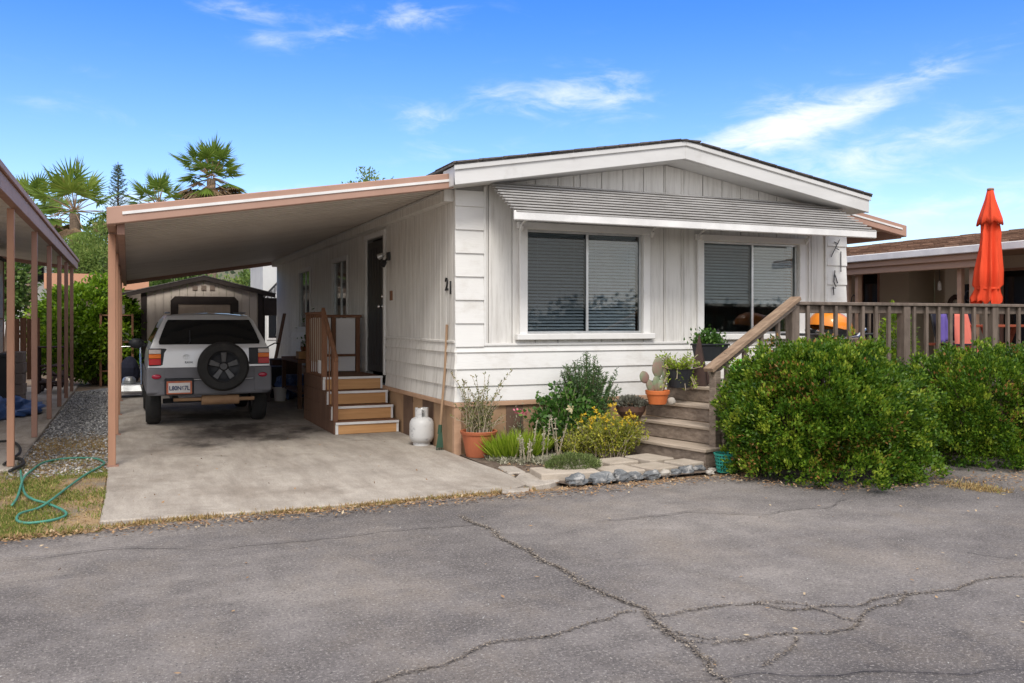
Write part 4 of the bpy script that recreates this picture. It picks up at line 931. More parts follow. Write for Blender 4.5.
b = MB(); b.lathe([(0,0),(.13,0),(.165,.20),(.175,.22),(.16,.22),(.15,.18),(0,.18)], (0,0,0), 22, cap=False); b.build('pot', M['black_plastic'], t, local=True)
P=[];D=[];Rn=[];br=MB()
for k in range(60):
    a=rng.random()*6.28; q0=rng.uniform(.5,1); dx=.32*q0*math.cos(a); dy=.2*q0*math.sin(a); dz=rng.uniform(.05,.22)
    f=lambda q:np.array([dx*q,dy*q,.18+dz*q-.28*q*q*q*(k%3==0)])
    br.tube([tuple(f(q)) for q in (0,.4,.75,1)], .0045, 4)
    for j in range(22):
        q=rng.uniform(.3,1); P.append(f(q)+rng.normal(0,.015,3)); D.append(rng.normal(0,.8,3)+np.array([0,0,.5])); Rn.append(rng.normal(.6,.25))
br.build('stems', M['dry_branch'], t, local=True); leaf_mesh('foliage', P, D, .045, .016, np.array(Rn), M['lf_lime'], t, local=True)
t = thing('iron_obelisk', 'rusty pointed iron obelisk between the trailing pot and plant stand', 'ornament', (6.35,8.80,DZ))
b = MB(); b.lathe([(.13,.0),(.13,.02),(.10,.22),(.012,.60),(0,.63)], (0,0,0), 4, cap=True); b.build('spike', M['rust'], t, local=True)
b = MB(); b.hexa([(.08,-.06,.02),(.30,-.06,.0),(.30,.06,.0),(.08,.06,.02),(.06,-.05,.24),(.10,-.05,.20),(.10,.05,.20),(.06,.05,.24)]); b.build('wing', M['rust'], t, local=True)
t = thing('plant_stand', 'white scrollwork plant stand under the dark blue planter box', 'stand', (6.62,8.95,DZ))
b = MB()
for (x,y) in ((-.16,-.08),(.16,-.08),(.16,.08),(-.16,.08)): b.tube([(x,y,0),(x,y,.28)], .008, 6)
b.build('legs', M['trim_strip'], t, local=True)
b = MB(); b.box(-.18,.18,-.10,.10,.28,.292); b.build('shelf', M['trim_strip'], t, local=True)
b = MB()
for x in (-.10,0,.10): b.tube([(x+.045*math.cos(a),-.09,.225+.04*math.sin(a)) for a in np.linspace(0,6.28,13)], .008, 5)
b.build('scrollwork', M['trim_strip'], t, local=True)
t = thing('planter_box', 'dark blue plastic planter with green succulents on the white stand', 'potted plant', (6.62,8.95,DZ+.293))
b = MB(); b.hexa([(-.17,-.09,0),(.17,-.09,0),(.17,.09,0),(-.17,.09,0),(-.20,-.11,.19),(.20,-.11,.19),(.20,.11,.19),(-.20,.11,.19)]); b.box(-.215,.215,-.125,.125,.19,.215); b.build('box', M['black_plastic'], t, local=True, bevel=.008)
P=rng.normal(0,1,(900,3))*np.array([.09,.05,.05])+np.array([-.02,0,.25]); P[:,2]=np.maximum(P[:,2],.2); leaf_mesh('foliage', P, rng.normal(0,.7,(900,3))+np.array([0,0,.7]), .05, .028, rng.normal(.5,.2,900), M['lf_rose'], t, local=True)
b = MB(); b.blob((0,0,.16),(.15,.15,.16),.05,1,16,10,2); 
t = thing('toy_ball', 'bright green ball on the deck behind the stair handrail', 'ball', (6.95,8.75,DZ)); b.build('ball', pmat('green_ball', (.16,.55,.06), rough=.4), t, smooth=True, local=True)
# teal basket at the foot of the stairs
t = thing('basket', 'small teal plastic mesh basket between the bottom stair and the bush', 'basket', (5.63,7.36,.005))
b = MB(); hb = .19
for k in range(20):
    a = 2*math.pi*k/20; c_, s_ = math.cos(a), math.sin(a); b.bar((.078*c_,.078*s_,0),(.105*c_,.105*s_,hb),.012,.005,up=(c_,s_,0))
for z in (.01,.05,.085,.12,.155): 
    r = .079+.026*z/hb; b.lathe([(r-.004,z-.006),(r+.004,z-.006),(r+.004,z+.006),(r-.004,z+.006),(r-.004,z-.006)], (0,0,0), 28, cap=False)
b.build('mesh_side', M['teal'], t, local=True)
b = MB(); b.lathe([(.102,hb-.012),(.114,hb-.012),(.116,hb+.006),(.102,hb+.006),(.102,hb-.012)], (0,0,0), 28, cap=False); b.build('rim', M['teal'], t, local=True)
b = MB(); b.lathe([(0,.0),(.078,.0)], (0,0,0), 24, cap=False); b.build('bottom', M['teal'], t, local=True)

# ------------------------------------------------------------------ big bushes
def bush(name, label, c, r, nclump, seed, parts=None):
    t = thing(name, label, 'bush', (c[0],c[1],0), 0, 'clipped bushes along the deck')
    Pl=[];Dl=[];Rl=[]
    for (dc, rr, n) in parts:
        P,D,rn = clump_crown((c[0]+dc[0],c[1]+dc[1],dc[2]), rr, n, 66, .085, .05, seed, shell=.78, amp=.20, zmin=-.72, up=.45, freq=3.4)
        Pl.append(P);Dl.append(D);Rl.append(rn); seed += 1
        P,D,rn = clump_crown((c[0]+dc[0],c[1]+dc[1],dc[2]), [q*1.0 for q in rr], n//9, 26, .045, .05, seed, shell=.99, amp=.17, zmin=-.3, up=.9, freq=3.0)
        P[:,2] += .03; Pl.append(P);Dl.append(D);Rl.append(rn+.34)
    P=np.concatenate(Pl);D=np.concatenate(Dl);rn=np.concatenate(Rl); ok = P[:,2] > .02; P,D,rn=P[ok],D[ok],rn[ok]
    # browner patches of older leaves
    pt = np.array([mnoise.noise(Vector(p)*1.7+Vector((seed,0,0))) for p in P]); rn = np.where((pt > .30) & (rng.random(len(P)) < .14), 1.0, np.clip(rn,0,.92))
    leaf_mesh('foliage', P, D, rng.uniform(.028,.052,len(P)), rng.uniform(.016,.026,len(P)), rn, M['lf_bush'], t, fold=.06)
    br = MB()
    for k in range(40):
        a = rng.random()*6.28; q = rng.uniform(.2,.8)
        br.tube([(c[0]+.12*math.cos(a),c[1]+.12*math.sin(a),0),(c[0]+r[0]*.5*q*math.cos(a),c[1]+r[1]*.5*q*math.sin(a),.4),(c[0]+r[0]*q*math.cos(a),c[1]+r[1]*q*math.sin(a),.62+.5*rng.random())],[.018,.012,.006],5)
    br.build('branches', M['bark'], t)
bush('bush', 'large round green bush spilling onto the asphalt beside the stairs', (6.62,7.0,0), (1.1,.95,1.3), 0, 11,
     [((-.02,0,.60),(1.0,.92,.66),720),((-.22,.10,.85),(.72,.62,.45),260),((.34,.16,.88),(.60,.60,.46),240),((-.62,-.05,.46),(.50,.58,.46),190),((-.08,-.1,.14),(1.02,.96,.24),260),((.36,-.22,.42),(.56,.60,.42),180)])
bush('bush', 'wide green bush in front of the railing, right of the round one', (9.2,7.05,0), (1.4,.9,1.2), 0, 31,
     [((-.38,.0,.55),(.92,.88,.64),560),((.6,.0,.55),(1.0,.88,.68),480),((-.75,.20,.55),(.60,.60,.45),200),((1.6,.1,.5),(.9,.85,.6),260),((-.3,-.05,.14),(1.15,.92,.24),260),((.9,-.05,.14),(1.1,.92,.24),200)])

# ------------------------------------------------------------------ grill, umbrella, table, chair on the deck
t = thing('grill', 'black grill with an orange domed lid behind the railing', 'grill', (8.36,8.78,DZ))
b = MB(); b.lathe([(0,.42),(.14,.43),(.24,.50),(.28,.62),(.29,.68)], (0,0,0), 24, cap=False); b.build('bowl', M['black_paint'], t, local=True, smooth=True)
b = MB(); b.T = Matrix.Rotation(R(14),4,'Y'); b.lathe([(.285,.66),(.28,.74),(.24,.82),(.15,.875),(0,.89)], (-.14,0,0), 24, cap=False); b.build('lid', M['grill_orange'], t, local=True, smooth=True)
b = MB(); b.tube([(-.05,0,.85),(-.05,0,.92),(.05,0,.92),(.05,0,.85)], .012, 6); b.build('handle', M['black_paint'], t, local=True)
b = MB()
for s in (-1,1):
    for q in (-1,1): b.bar((.16*s,.1*q,.5),(.26*s,.22*q,0),.025,.025)
b.bar((-.23,0,.2),(.23,0,.2),.02,.02); b.build('legs', M['black_paint'], t, local=True)
b = MB(); b.box(-.62,-.26,-.2,.2,.60,.63); b.build('side_shelf', M['black_paint'], t, local=True, bevel=.01); b = MB(); b.box(.28,.6,-.2,.2,.60,.63); b.build('side_shelf', M['black_paint'], t, local=True, bevel=.01)
b = MB(); b.tube([(-.42,-.24,.66),(-.30,-.30,.60),(-.1,-.33,.56),(.2,-.3,.58),(.42,-.22,.68)], .022, 8); b.build('front_rail', M['chrome'], t, local=True)
t = thing('parasol', 'closed orange patio umbrella standing up through the red table', 'umbrella', (11.76,9.05,DZ))
nseg, prof = 96, [(.012,2.76),(.045,2.73),(.065,2.60),(.150,2.33),(.165,2.24),(.115,2.26),(.11,2.10),(.125,1.85),(.155,1.55),(.165,1.33),(.135,1.28),(.175,1.14),(.17,1.06)]
b = MB(); vs=[];fs=[]
for i,(r,z) in enumerate(prof):
    for k in range(nseg):
        a = 2*math.pi*k/nseg; amp = .0 if i < 2 else (.13 if i < 6 else .30)
        rr = r*(1+amp*(1-2*abs(math.sin(4*a+.45*math.sin(z*3.1)+.2*math.sin(3*a))))+ (.13*math.sin(3*a+z*2.2)+.05*math.sin(11*a+z*5) if i>5 else .06*math.sin(3*a+1)))
        vs.append((rr*math.cos(a)+(-.075*(2.3-z) if i>5 else 0), rr*math.sin(a), z + (.035*math.sin(8*a) if i in (3,4,12) else 0)))
for i in range(len(prof)-1):
    for k in range(nseg): fs.append((i*nseg+k,i*nseg+(k+1)%nseg,(i+1)*nseg+(k+1)%nseg,(i+1)*nseg+k))
b.add(vs,fs); can = b.build('canopy', M['umbrella'], t, local=True, smooth=True)
b = MB(); b.lathe([(.150,1.29),(.158,1.285),(.158,1.26),(.150,1.255),(.150,1.29)], (-.06,0,0), 30, cap=False); b.build('strap', M['umbrella'], can, local=True)
b = MB(); b.lathe([(.012,2.74),(.05,2.735),(.045,2.765),(.0,2.775)], (0,0,0), 16, cap=False); b.build('finial', M['brown_paint'], t, local=True, smooth=True)
b = MB(); b.tube([(0,0,.03),(0,0,2.7)], .019, 10); b.build('pole', M['alu'], t, local=True)
b = MB(); b.lathe([(0,0),(.24,0),(.24,.04),(.05,.07),(.03,.2),(0,.2)], (0,0,0), 24, cap=False); b.build('base', M['black_paint'], t, local=True)
t = thing('picnic_table', 'red stained wooden table on the deck under the closed umbrella', 'table', (11.95,9.05,DZ))
b = MB()
for k in range(6):
    y = -.40+k*.137
    if k in (2,3): b.box(-.75,-.33,y,y+.125,.70,.735); b.box(-.24,.75,y,y+.125,.70,.735)
    else: b.box(-.75,.75,y,y+.125,.70,.735)
b.build('tabletop', M['red_wood'], t, local=True, bevel=.004)
for x in (-.5,.5):
    for s in (-1,1): b = MB(); b.bar((x,.12*s,.70),(x,.42*s,0),.08,.04); b.build('leg', M['red_wood'], t, local=True)
for s in (-1,1): b = MB(); b.box(-.75,.75,.52*s-.12,.52*s+.12,.42,.455); b.bar((-.5,.52*s,.42),(-.5,.52*s,0),.05,.05); b.bar((.5,.52*s,.42),(.5,.52*s,0),.05,.05); b.build('bench', M['red_wood'], t, local=True)
t = thing('deck_chair', 'dark folding chair behind the railing with cloth hung over it', 'chair', (11.0,9.05,DZ))
b = MB()
for x in (-.22,.22): b.tube([(x,-.2,0),(x,.1,.45),(x,.22,.92)], .014, 8); b.tube([(x,.25,0),(x,-.2,.45)], .014, 8)
b.build('frame', M['black_paint'], t, local=True)
b = MB(); b.box(-.22,.22,-.2,.14,.44,.46); b.build('seat', M['navy_cloth'], t, local=True); b = MB(); b.hexa([(-.22,.12,.5),(.22,.12,.5),(.22,.14,.5),(-.22,.14,.5),(-.22,.215,.9),(.22,.215,.9),(.22,.235,.9),(-.22,.235,.9)]); b.build('backrest', M['navy_cloth'], t, local=True)
def cloth(name, label, cat, mat, top, w0, w1, drop, lean, seed):
    b = MB(); n=9; mrow=9; vs=[];fs=[]
    for j in range(mrow):
        q=j/(mrow-1); w=w0+(w1-w0)*q
        for i in range(n):
            s=i/(n-1)-.5; vs.append((top[0]+s*w+lean*q, top[1]-.05*q+.035*math.sin(s*14+seed+q*2), top[2]-drop*q+.02*math.cos(s*9+seed)))
    for j in range(mrow-1):
        for i in range(n-1): fs.append((j*n+i,j*n+i+1,(j+1)*n+i+1,(j+1)*n+i))
    b.add(vs,fs); o=b.build(name, mat, None, smooth=True); s_=o.modifiers.new('thick','SOLIDIFY'); s_.thickness=.012; tag(o,label,cat)
cloth('beach_towel', 'salmon pink towel draped over the deck chair behind the railing', 'towel', M['pink_cloth'], (11.06,8.98,1.72), .26,.46,.72,.10,1)
cloth('purple_bag', 'purple cloth hanging just left of the pink towel', 'cloth', M['purple_cloth'], (10.80,9.10,1.68), .14,.26,.42,-.03,3)
cloth('dark_jacket', 'dark navy jacket hanging just right of the pink towel', 'jacket', M['navy_cloth'], (11.30,9.10,1.70), .2,.30,.42,.05,5)
t = thing('deck_shrub', 'young light green shrub growing up behind the railing, between the bushes', 'shrub', (9.35,8.55,DZ))
b = MB(); b.lathe([(0,0),(.14,0),(.18,.26),(.165,.26),(.15,.22),(0,.22)], (0,0,0), 20, cap=False); b.build('pot', M['terracotta'], t, local=True)
P,D,rn = clump_crown((0,0,.52),(.22,.22,.42),90,24,.07,.05,5,shell=.4,zmin=-1); leaf_mesh('foliage', P, D, rng.uniform(.04,.07,len(P)), .022, rn+.2, M['lf_hedge'], t, local=True)

# ------------------------------------------------------------------ the parked car
car = thing('parked_car', 'silver two tone compact SUV with rear spare wheel parked under the carport', 'car', (1.10,13.36,.028))
prof = [(.66,.50),(.80,.52),(.845,.62),(.842,.86),(.832,1.08),(.80,1.185),(.635,1.545),(.575,1.605),(.30,1.632),(0,1.64)]
ry = [.12,.07,.06,.07,.085,.10,.33,.40,.42,.425]
def st(y, f): return [(x, y, z) for x, z in f]
hood = [(.66,.46),(.80,.48),(.845,.62),(.842,.86),(.83,1.0),(.79,1.06),(.68,1.10),(.6,1.115),(.3,1.13),(0,1.135)]
front = [(.62,.40),(.74,.44),(.78,.6),(.78,.78),(.76,.9),(.72,.96),(.6,1.0),(.5,1.01),(.3,1.02),(0,1.025)]
rows = [[(x,ry[i],z) for i,(x,z) in enumerate(prof)], st(.62,prof), st(1.7,prof), st(2.2,prof), st(2.95,hood), st(3.45,[(x*.98,z-.03 if z>.9 else z) for x,z in hood]), st(3.68,front)]
for i in range(len(rows)):
    if i in (1,2): rows[i] = [(x,y,z+(.02 if z>1.5 else 0)) for x,y,z in rows[i]]
b = MB(); n = len(prof)
vs = []; fs = []
for r_ in rows:
    vs += r_ + [(-x,y,z) for x,y,z in r_[:-1][::-1]]
w = 2*n-1
for i in range(len(rows)-1):
    for k in range(w-1): fs.append((i*w+k,i*w+k+1,(i+1)*w+k+1,(i+1)*w+k))
    fs.append((i*w+w-1,i*w,(i+1)*w,(i+1)*w+w-1))
b.add(vs,fs)
for base in ((len(rows)-1)*w,):
    cf = [(base+k,base+k+1,base+w-2-k,base+w-1-k) for k in range(n-2)] + [(base+n-2,base+n-1,base+n)]
    b.add([], []); 
    for f in cf: b.f.append(list(f)); b.m.append(0)
def bulge(x, hw): return .055*(1-min(1,(x/hw)**2))           # the rear is bowed in plan
NCOL = 10; cap = []
for (x,y,z) in rows[0]:
    cap += [(x*(1-2*q/NCOL), y-bulge(x*(1-2*q/NCOL), max(x,.05)), z) for q in range(NCOL+1)] if x > 0 else [(0,y,z)]*(NCOL+1)
b.add(cap, [(i*(NCOL+1)+q,i*(NCOL+1)+q+1,(i+1)*(NCOL+1)+q+1,(i+1)*(NCOL+1)+q) for i in range(n-2) for q in range(NCOL)])
body = b.build('body', M['car_silver'], car, local=True, bevel=.035, smooth=True, seg=3)
# grey lower cladding and bumper
b = MB()
def bowed(mb, hw, y0, y1, z0, z1, yt=.3, nn=12, bow=.055):       # a panel across the car that follows the bow
    xs = [hw*(2*q/nn-1) for q in range(nn+1)]; vs = []; fs = []
    for x in xs:
        k = bow*(1-(x/hw)**2) - .05*max(0,(abs(x)/hw-.86)/.14)**2
        vs += [(x,y0-k,z0),(x,yt,z0),(x,yt,z1),(x,y1-k,z1)]
    for q in range(nn):
        a, c_ = 4*q, 4*q+4
        for e in range(4): fs.append((a+e, a+(e+1)%4, c_+(e+1)%4, c_+e))
    fs += [(0,1,2,3), (4*nn+3,4*nn+2,4*nn+1,4*nn)]
    mb.add(vs, fs)
bowed(b, .86, .02, .03, .47, .69)
b.build('rear_bumper', M['car_grey'], car, local=True, bevel=.035, seg=3, smooth=False)
b = MB(); bowed(b, .850, .045, .055, .695, .872); b.build('tailgate_cladding', M['car_grey'], car, local=True, bevel=.02, seg=2)
for s in (-1,1):
    b = MB(); x0, x1 = sorted((s*.60, s*.864)); b.hexa([(x0,-.018,.50),(x1,-.012+.02,.50),(x1,.3,.50),(x0,.3,.50),(x0,.018,.872),(x1,.03,.872),(x1,.3,.872),(x0,.3,.872)]); b.build('bumper_corner', M['car_grey'], car, local=True, bevel=.03, seg=3)
    b = MB(); xa, xb = sorted((s*.66, s*.80)); b.blob(((xa+xb)/2,.004,.745),(.065,.016,.034),.0,1,16,8); b.build('reflector', M['reflector'], car, local=True, smooth=True)
    b = MB(); b.box(*sorted((s*.856,s*.868)),.6,3.2,.50,.80); b.build('side_cladding', M['car_grey'], car, local=True, bevel=.005)
    # lamps: amber/red outer block wrapping the corner, dark inner block
    xi, xo = s*.56, s*.80
    def lamp(nm, xa, xb, z0, z1, mt, dy=0):
        q = MB(); xa, xb = sorted((xa, xb)); q.hexa([(xa,.028+dy,z0),(xb,.028+dy,z0),(xb,.16,z0),(xa,.16,z0),(xa,.042+dy,z1),(xb,.042+dy,z1),(xb,.16,z1),(xa,.16,z1)]); return q.build(nm, mt, tl, local=True, bevel=.006, seg=2)
    q = MB(); xa, xb = sorted((s*.535, s*.835)); q.hexa([(xa,.035,.895),(xb,.060,.895),(xb,.2,.895),(xa,.2,.895),(xa,.048,1.145),(xb,.072,1.145),(xb,.2,1.145),(xa,.2,1.145)]); tl = q.build('taillight', M['black_plastic'], car, local=True, bevel=.015, seg=2)
    lamp('lens', s*.67, s*.83, .91, 1.0, M['lamp_red']); lamp('lens', s*.67, s*.83, 1.004, 1.065, M['lamp_amber']); lamp('lens', s*.67, s*.83, 1.069, 1.13, M['lamp_clear'])
# tailgate glass: dark pane on the sloping rear
def rear(x, z, off=0): 
    t_ = (z-1.185)/(1.545-1.185); return (x, .10+t_*.23-off, z)
b = MB(); pts = []
for (x,z) in ((.69,1.20),(.70,1.235),(.66,1.35),(.60,1.50),(.57,1.555)):
    for q in range(13): xx = x*(q/6-1); p_ = rear(xx,z,.010); hw_ = .80-.165*(z-1.185)/.36; pts.append((xx, p_[1]-.055*(1-min(1,(xx/hw_)**2)), z))
b.add(pts, [(i*13+q,i*13+q+1,(i+1)*13+q+1,(i+1)*13+q) for i in range(4) for q in range(12)]); g = b.build('rear_glass', M['dark_glass'], car, local=True)
b = MB(); b.tube([rear(-.30,1.215,.07), rear(-.28,1.235,.07), rear(-.28,1.40,.07)], .008, 6); b.build('wiper', M['black_plastic'], g, local=True)
b = MB(); b.box(-.10,.10,.265,.34,1.515,1.54); b.build('brake_light', M['lamp_red'], car, local=True)
for s in (-1,1):    # side glass
    b = MB(); 
    def sd(y,z): t_=(z-1.185)/.36; return (s*(.80-.165*t_+.006), y, z)
    for (ya,yb,yc,yd) in ((.42,.95,.95,.55),(1.0,1.85,1.85,1.0),(1.90,2.75,2.3,1.9)): b.add([sd(ya,1.22),sd(yb,1.22),sd(yc,1.52),sd(yd,1.52)], [(0,1,2,3)])
    b.build('side_glass', M['dark_glass'], car, local=True)
    b = MB(); b.blob((s*.97,2.35,1.17),(.12,.07,.085),.0,1,14,8); b.bar((s*.80,2.35,1.13),(s*.9,2.35,1.14),.05,.05); b.build('mirror', M['black_plastic'], car, local=True, smooth=True)
    b = MB(); b.tube([(s*.54,.55,1.66),(s*.54,2.1,1.67)], .014, 6); b.build('roof_rail', M['car_grey'], car, local=True)
b = MB(); b.add([(-.58,2.235,1.60),(.58,2.235,1.60),(.66,2.91,1.14),(-.66,2.91,1.14)], [(0,1,2,3)]); b.build('windscreen', M['dark_glass'], car, local=True)
# wheels
def wheel(nm, c, axis, r, wd, par=car):
    b = MB(); h2 = wd/2
    pr = [(r*.62,-h2*.8),(r*.66,-h2),(r*.90,-h2),(r*.97,-h2*.75),(r,-h2*.4),(r,h2*.4),(r*.97,h2*.75),(r*.90,h2),(r*.66,h2),(r*.62,h2*.8),(r*.62,-h2*.8)]
    b.lathe(pr, c, 40, axis, cap=False); o = b.build(nm, M['tyre'], par, local=True, smooth=True)
    e = o.modifiers.new('e','EDGE_SPLIT'); e.split_angle = R(40)
    return o
for (x,y) in ((-.755,.78),(.755,.78),(-.755,3.0),(.755,3.0)):
    wo = wheel('wheel', (x,y,.335), 'x', .335, .205)
    b = MB(); b.lathe([(0,-.07),(.20,-.075),(.21,-.085),(.21,.085),(.20,.075),(0,.07)], (x,y,.335), 24, 'x', cap=False); b.build('rim', M['rim'], wo, local=True)
SW = (.16,-.145,.885)
wo = wheel('spare_wheel', SW, 'y', .355, .20)
b = MB(); b.lathe([(.0,-.02),(.16,-.01),(.215,-.06),(.225,-.085),(.225,.06)], SW, 36, 'y', cap=False); rm_ = b.build('rim', M['black_plastic'], wo, local=True, smooth=True)
b = MB()
for k in range(5):
    a = 2*math.pi*k/5+R(90); c_, s_ = math.cos(a), math.sin(a); ta = Vector((-s_,0,c_)); ra = Vector((c_,0,s_)); o = Vector(SW)+Vector((0,-.055,0))
    b.hexa([o+ra*.05-ta*.03, o+ra*.05+ta*.03, o+ra*.05+ta*.03+Vector((0,.03,0)), o+ra*.05-ta*.03+Vector((0,.03,0)), o+ra*.205-ta*.045+Vector((0,-.01,0)), o+ra*.205+ta*.045+Vector((0,-.01,0)), o+ra*.205+ta*.045+Vector((0,.03,0)), o+ra*.205-ta*.045+Vector((0,.03,0))])
b.lathe([(0,-.075),(.05,-.075),(.07,-.05),(.07,.0)], SW, 20, 'y', cap=False)
b.build('spokes', M['rim'], wo, local=True, bevel=.006)
b = MB(); b.lathe([(0,-.0),(.10,0),(.10,.12),(0,.12)], (SW[0],.0-.02,SW[2]), 16, 'y', cap=False); b.build('spare_mount', M['black_plastic'], car, local=True)
# plate
b = MB(); b.box(-.625,-.235,-.048,.02,.485,.72); b.build('plate_recess', M['black_plastic'], car, local=True, bevel=.012)
b = MB(); b.box(-.600,-.26,-.060,-.0485,.495,.68); pf = b.build('plate', M['plate_frame'], car, local=True, bevel=.005)
b = MB(); b.box(-.575,-.285,-.064,-.0605,.515,.655); b.build('plate_face', M['plate_white'], pf, local=True)
rmx = Matrix.Rotation(R(90),4,'X')
text('plate_text', 'L80N67L', .085, M['plate_text'], pf, (1.10-.43,13.36-.068,.028+.578), rmx, .002, .002, sx=.86)
# maker's oval badge and small script
b = MB(); 
for (rx,rz,cz_) in ((.048,.032,0),(.016,.032,0),(.034,.012,.012)): b.tube([(-.33+rx*math.cos(a),.034,1.02+cz_+rz*math.sin(a)) for a in np.linspace(0,6.2832,21)], .004, 5)
b.build('badge', M['alu'], car, local=True)
text('badge_script', 'RAV4', .045, M['car_grey'], car, (1.10-.30,13.36+.024,.028+.94), rmx, .003, .001)
b = MB(); b.tube([(-.12,.10,.385),(.40,.10,.385)], [.07,.07], 14); b.tube([(-.5,.14,.40),(-.12,.10,.40)], .025, 8); b.tube([(.40,.10,.39),(.62,.09,.39)], .028, 8); b.build('muffler', M['rust_pipe'], car, local=True)
b = MB(); b.bar((-.62,.78,.335),(.62,.78,.335),.07,.07); b.bar((-.45,.5,.36),(-.45,2.9,.36),.08,.08); b.bar((.45,.5,.36),(.45,2.9,.36),.08,.08); b.build('chassis', M['black_plastic'], car, local=True)

# ------------------------------------------------------------------ shed behind the car
sh = thing('shed', 'beige gabled shed with dark brown trim behind the parked car', 'shed', (1.78,23.6,0))
SU0, SU1, SV = .30, 3.24, 23.6
def sz(u): return 2.70 - abs(u-1.77)*.245
m = MB(); u = SU0+.13
while u < SU1-.13:
    u2 = min(u+.19, SU1-.13); a, b_ = u+.004, u2-.004
    if a < 1.77 < b_: m.hexa([(a,SV,0),(1.77,SV,0),(1.77,SV+.05,0),(a,SV+.05,0),(a,SV,sz(a)),(1.77,SV,sz(1.77)),(1.77,SV+.05,sz(1.77)),(a,SV+.05,sz(a))]); a = 1.77
    m.hexa([(a,SV,0),(b_,SV,0),(b_,SV+.05,0),(a,SV+.05,0),(a,SV,sz(a)),(b_,SV,sz(b_)),(b_,SV+.05,sz(b_)),(a,SV+.05,sz(a))]); u = u2
m.box(SU0+.02,SU1-.02,SV+.051,SV+2.6,0,2.25)
m.build('wall', M['shed_wall'], sh)
m = MB(); m.box(SU0,SU0+.125,SV-.02,SV+.02,0,2.32); m.box(SU1-.125,SU1,SV-.02,SV+.02,0,2.32)
slab(m, SU0-.62, 1.77, 2.70-.245*2.09+.02, 2.72, SV-.10, SV-.03, .10); slab(m, 1.77, SU1+.30, 2.72, 2.70-.245*1.77+.02, SV-.10, SV-.03, .10)
m.build('trim', M['dark_trim'], sh)
m = MB(); slab(m, SU0-.64, 1.77, 2.70-.245*2.11+.04, 2.745, SV-.11, SV+2.7, .022); slab(m, 1.77, SU1+.32, 2.745, 2.70-.245*1.79+.04, SV-.11, SV+2.7, .022); m.build('roof', M['roof_dark'], sh)
m = MB(); m.prism([(.98,0),(1.16,0),(1.16,2.0),(2.42,2.0),(2.42,0),(2.62,0),(2.62,2.09),(2.52,2.20),(1.08,2.20),(.98,2.09)], SV-.03, SV-.004); m.build('door_frame', M['dark_trim'], sh)
for a, b_ in ((1.165,1.785),(1.795,2.415)):
    m = MB(); m.box(a,b_,SV-.02,SV-.003,.05,1.995); m.build('door', M['shed_door'], sh)
for k in range(3):
    m = MB(); u = 1.56+k*.21; m.box(u-.06,u+.06,SV-.02,SV-.001,2.36,2.48); m.build('vent', M['vent_brown'], sh)
m = MB(); m.box(SU1+.02,SU1+.40,SV-.05,SV+.6,1.72,2.18); m.box(SU1+.01,SU1+.05,SV-.02,SV+.6,0,2.2); m.build('side_box', M['dark_trim'], sh)
# small pale building seen past the shed
t = thing('outbuilding', 'pale building with a small window seen between shed and home', 'building', (3.9,28,0))
OX = (3.84, 28, 2.23)[0]
m = MB(); m.box(OX,7.4,28.0,31,0,3.6); m.build('wall', M['far_white'], t)
m = MB(); m.box(OX-.1,7.6,27.8,31.2,3.6,3.75); m.build('roof', M['roof_dark'], t)
m = MB(); m.box(OX+.12,OX+.46,27.97,27.995,1.0,2.0); w_ = m.build('window', M['white_trim'], t); m = MB(); m.box(OX+.17,OX+.41,27.955,27.968,1.06,1.94); m.build('pane', M['dark_glass'], w_)
m = MB(); m.bar((OX-.05,27.9,2.25),(OX+.5,27.9,2.85),.04,.06)
for k in range(5): m.bar((OX+.02+.11*k,27.9,2.1),(OX+.02+.11*k,27.9,2.30+.12*k),.02,.02)
m.build('stair_rail', M['black_paint'], t)

# ------------------------------------------------------------------ clutter beside the home wall and the car
t = thing('bicycle', 'black bicycle leaning by the home wall beside the SUV', 'bicycle', (2.62,19.2,.028))
b = MB()
for y in (-.5,.52):
    b.tube([(0,y+.33*math.cos(a),.34+.33*math.sin(a)) for a in np.linspace(0,6.2832,25)], .018, 6)
    for k in range(8): b.tube([(0,y,.34),(0,y+.32*math.cos(k*.785),.34+.32*math.sin(k*.785))], .002, 3)
b.build('wheels', M['tyre'], t, local=True)
b = MB()
for a, c in (((0,-.5,.34),(0,-.42,.95)),((0,-.40,.85),(0,.05,.32)),((0,-.40,.88),(0,.20,.86)),((0,.05,.32),(0,.22,.95)),((0,.05,.32),(0,.52,.34)),((0,.2,.82),(0,.52,.34))): b.tube([a,c], .018, 6)
b.build('frame', M['black_paint'], t, local=True)
b = MB(); b.tube([(-.30,-.36,1.06),(-.2,-.42,1.08),(0,-.44,.98),(.2,-.42,1.08),(.30,-.36,1.06)], .014, 6); b.build('handlebar', M['black_paint'], t, local=True)
b = MB(); b.blob((0,.24,.97),(.07,.13,.035),0,1,12,6); b.build('saddle', M['black_plastic'], t, local=True)
def simple(name, label, cat, fn, mat, bevel=.006, smooth=False, group=None):
    mb = MB(); fn(mb); o = mb.build(name, mat, None, bevel=bevel, smooth=smooth); return tag(o, label, cat, group)
simple('storage_bin', 'dark storage bin on the concrete below the bicycle beside the car', 'bin', lambda b: (b.hexa([(2.32,17.9,.03),(2.82,17.9,.03),(2.82,18.4,.03),(2.32,18.4,.03),(2.27,17.85,.62),(2.87,17.85,.62),(2.87,18.45,.62),(2.27,18.45,.62)]), b.box(2.25,2.89,17.83,18.47,.62,.66)), M['black_plastic'])
simple('bucket', 'small pale bucket on the concrete between the SUV and porch', 'bucket', lambda b: b.lathe([(0,0),(.10,0),(.13,.24),(.14,.24),(.14,.26),(.12,.26),(.09,.02),(0,.02)], (2.68,17.2,.03), 20, cap=False), M['panel_white'], 0)
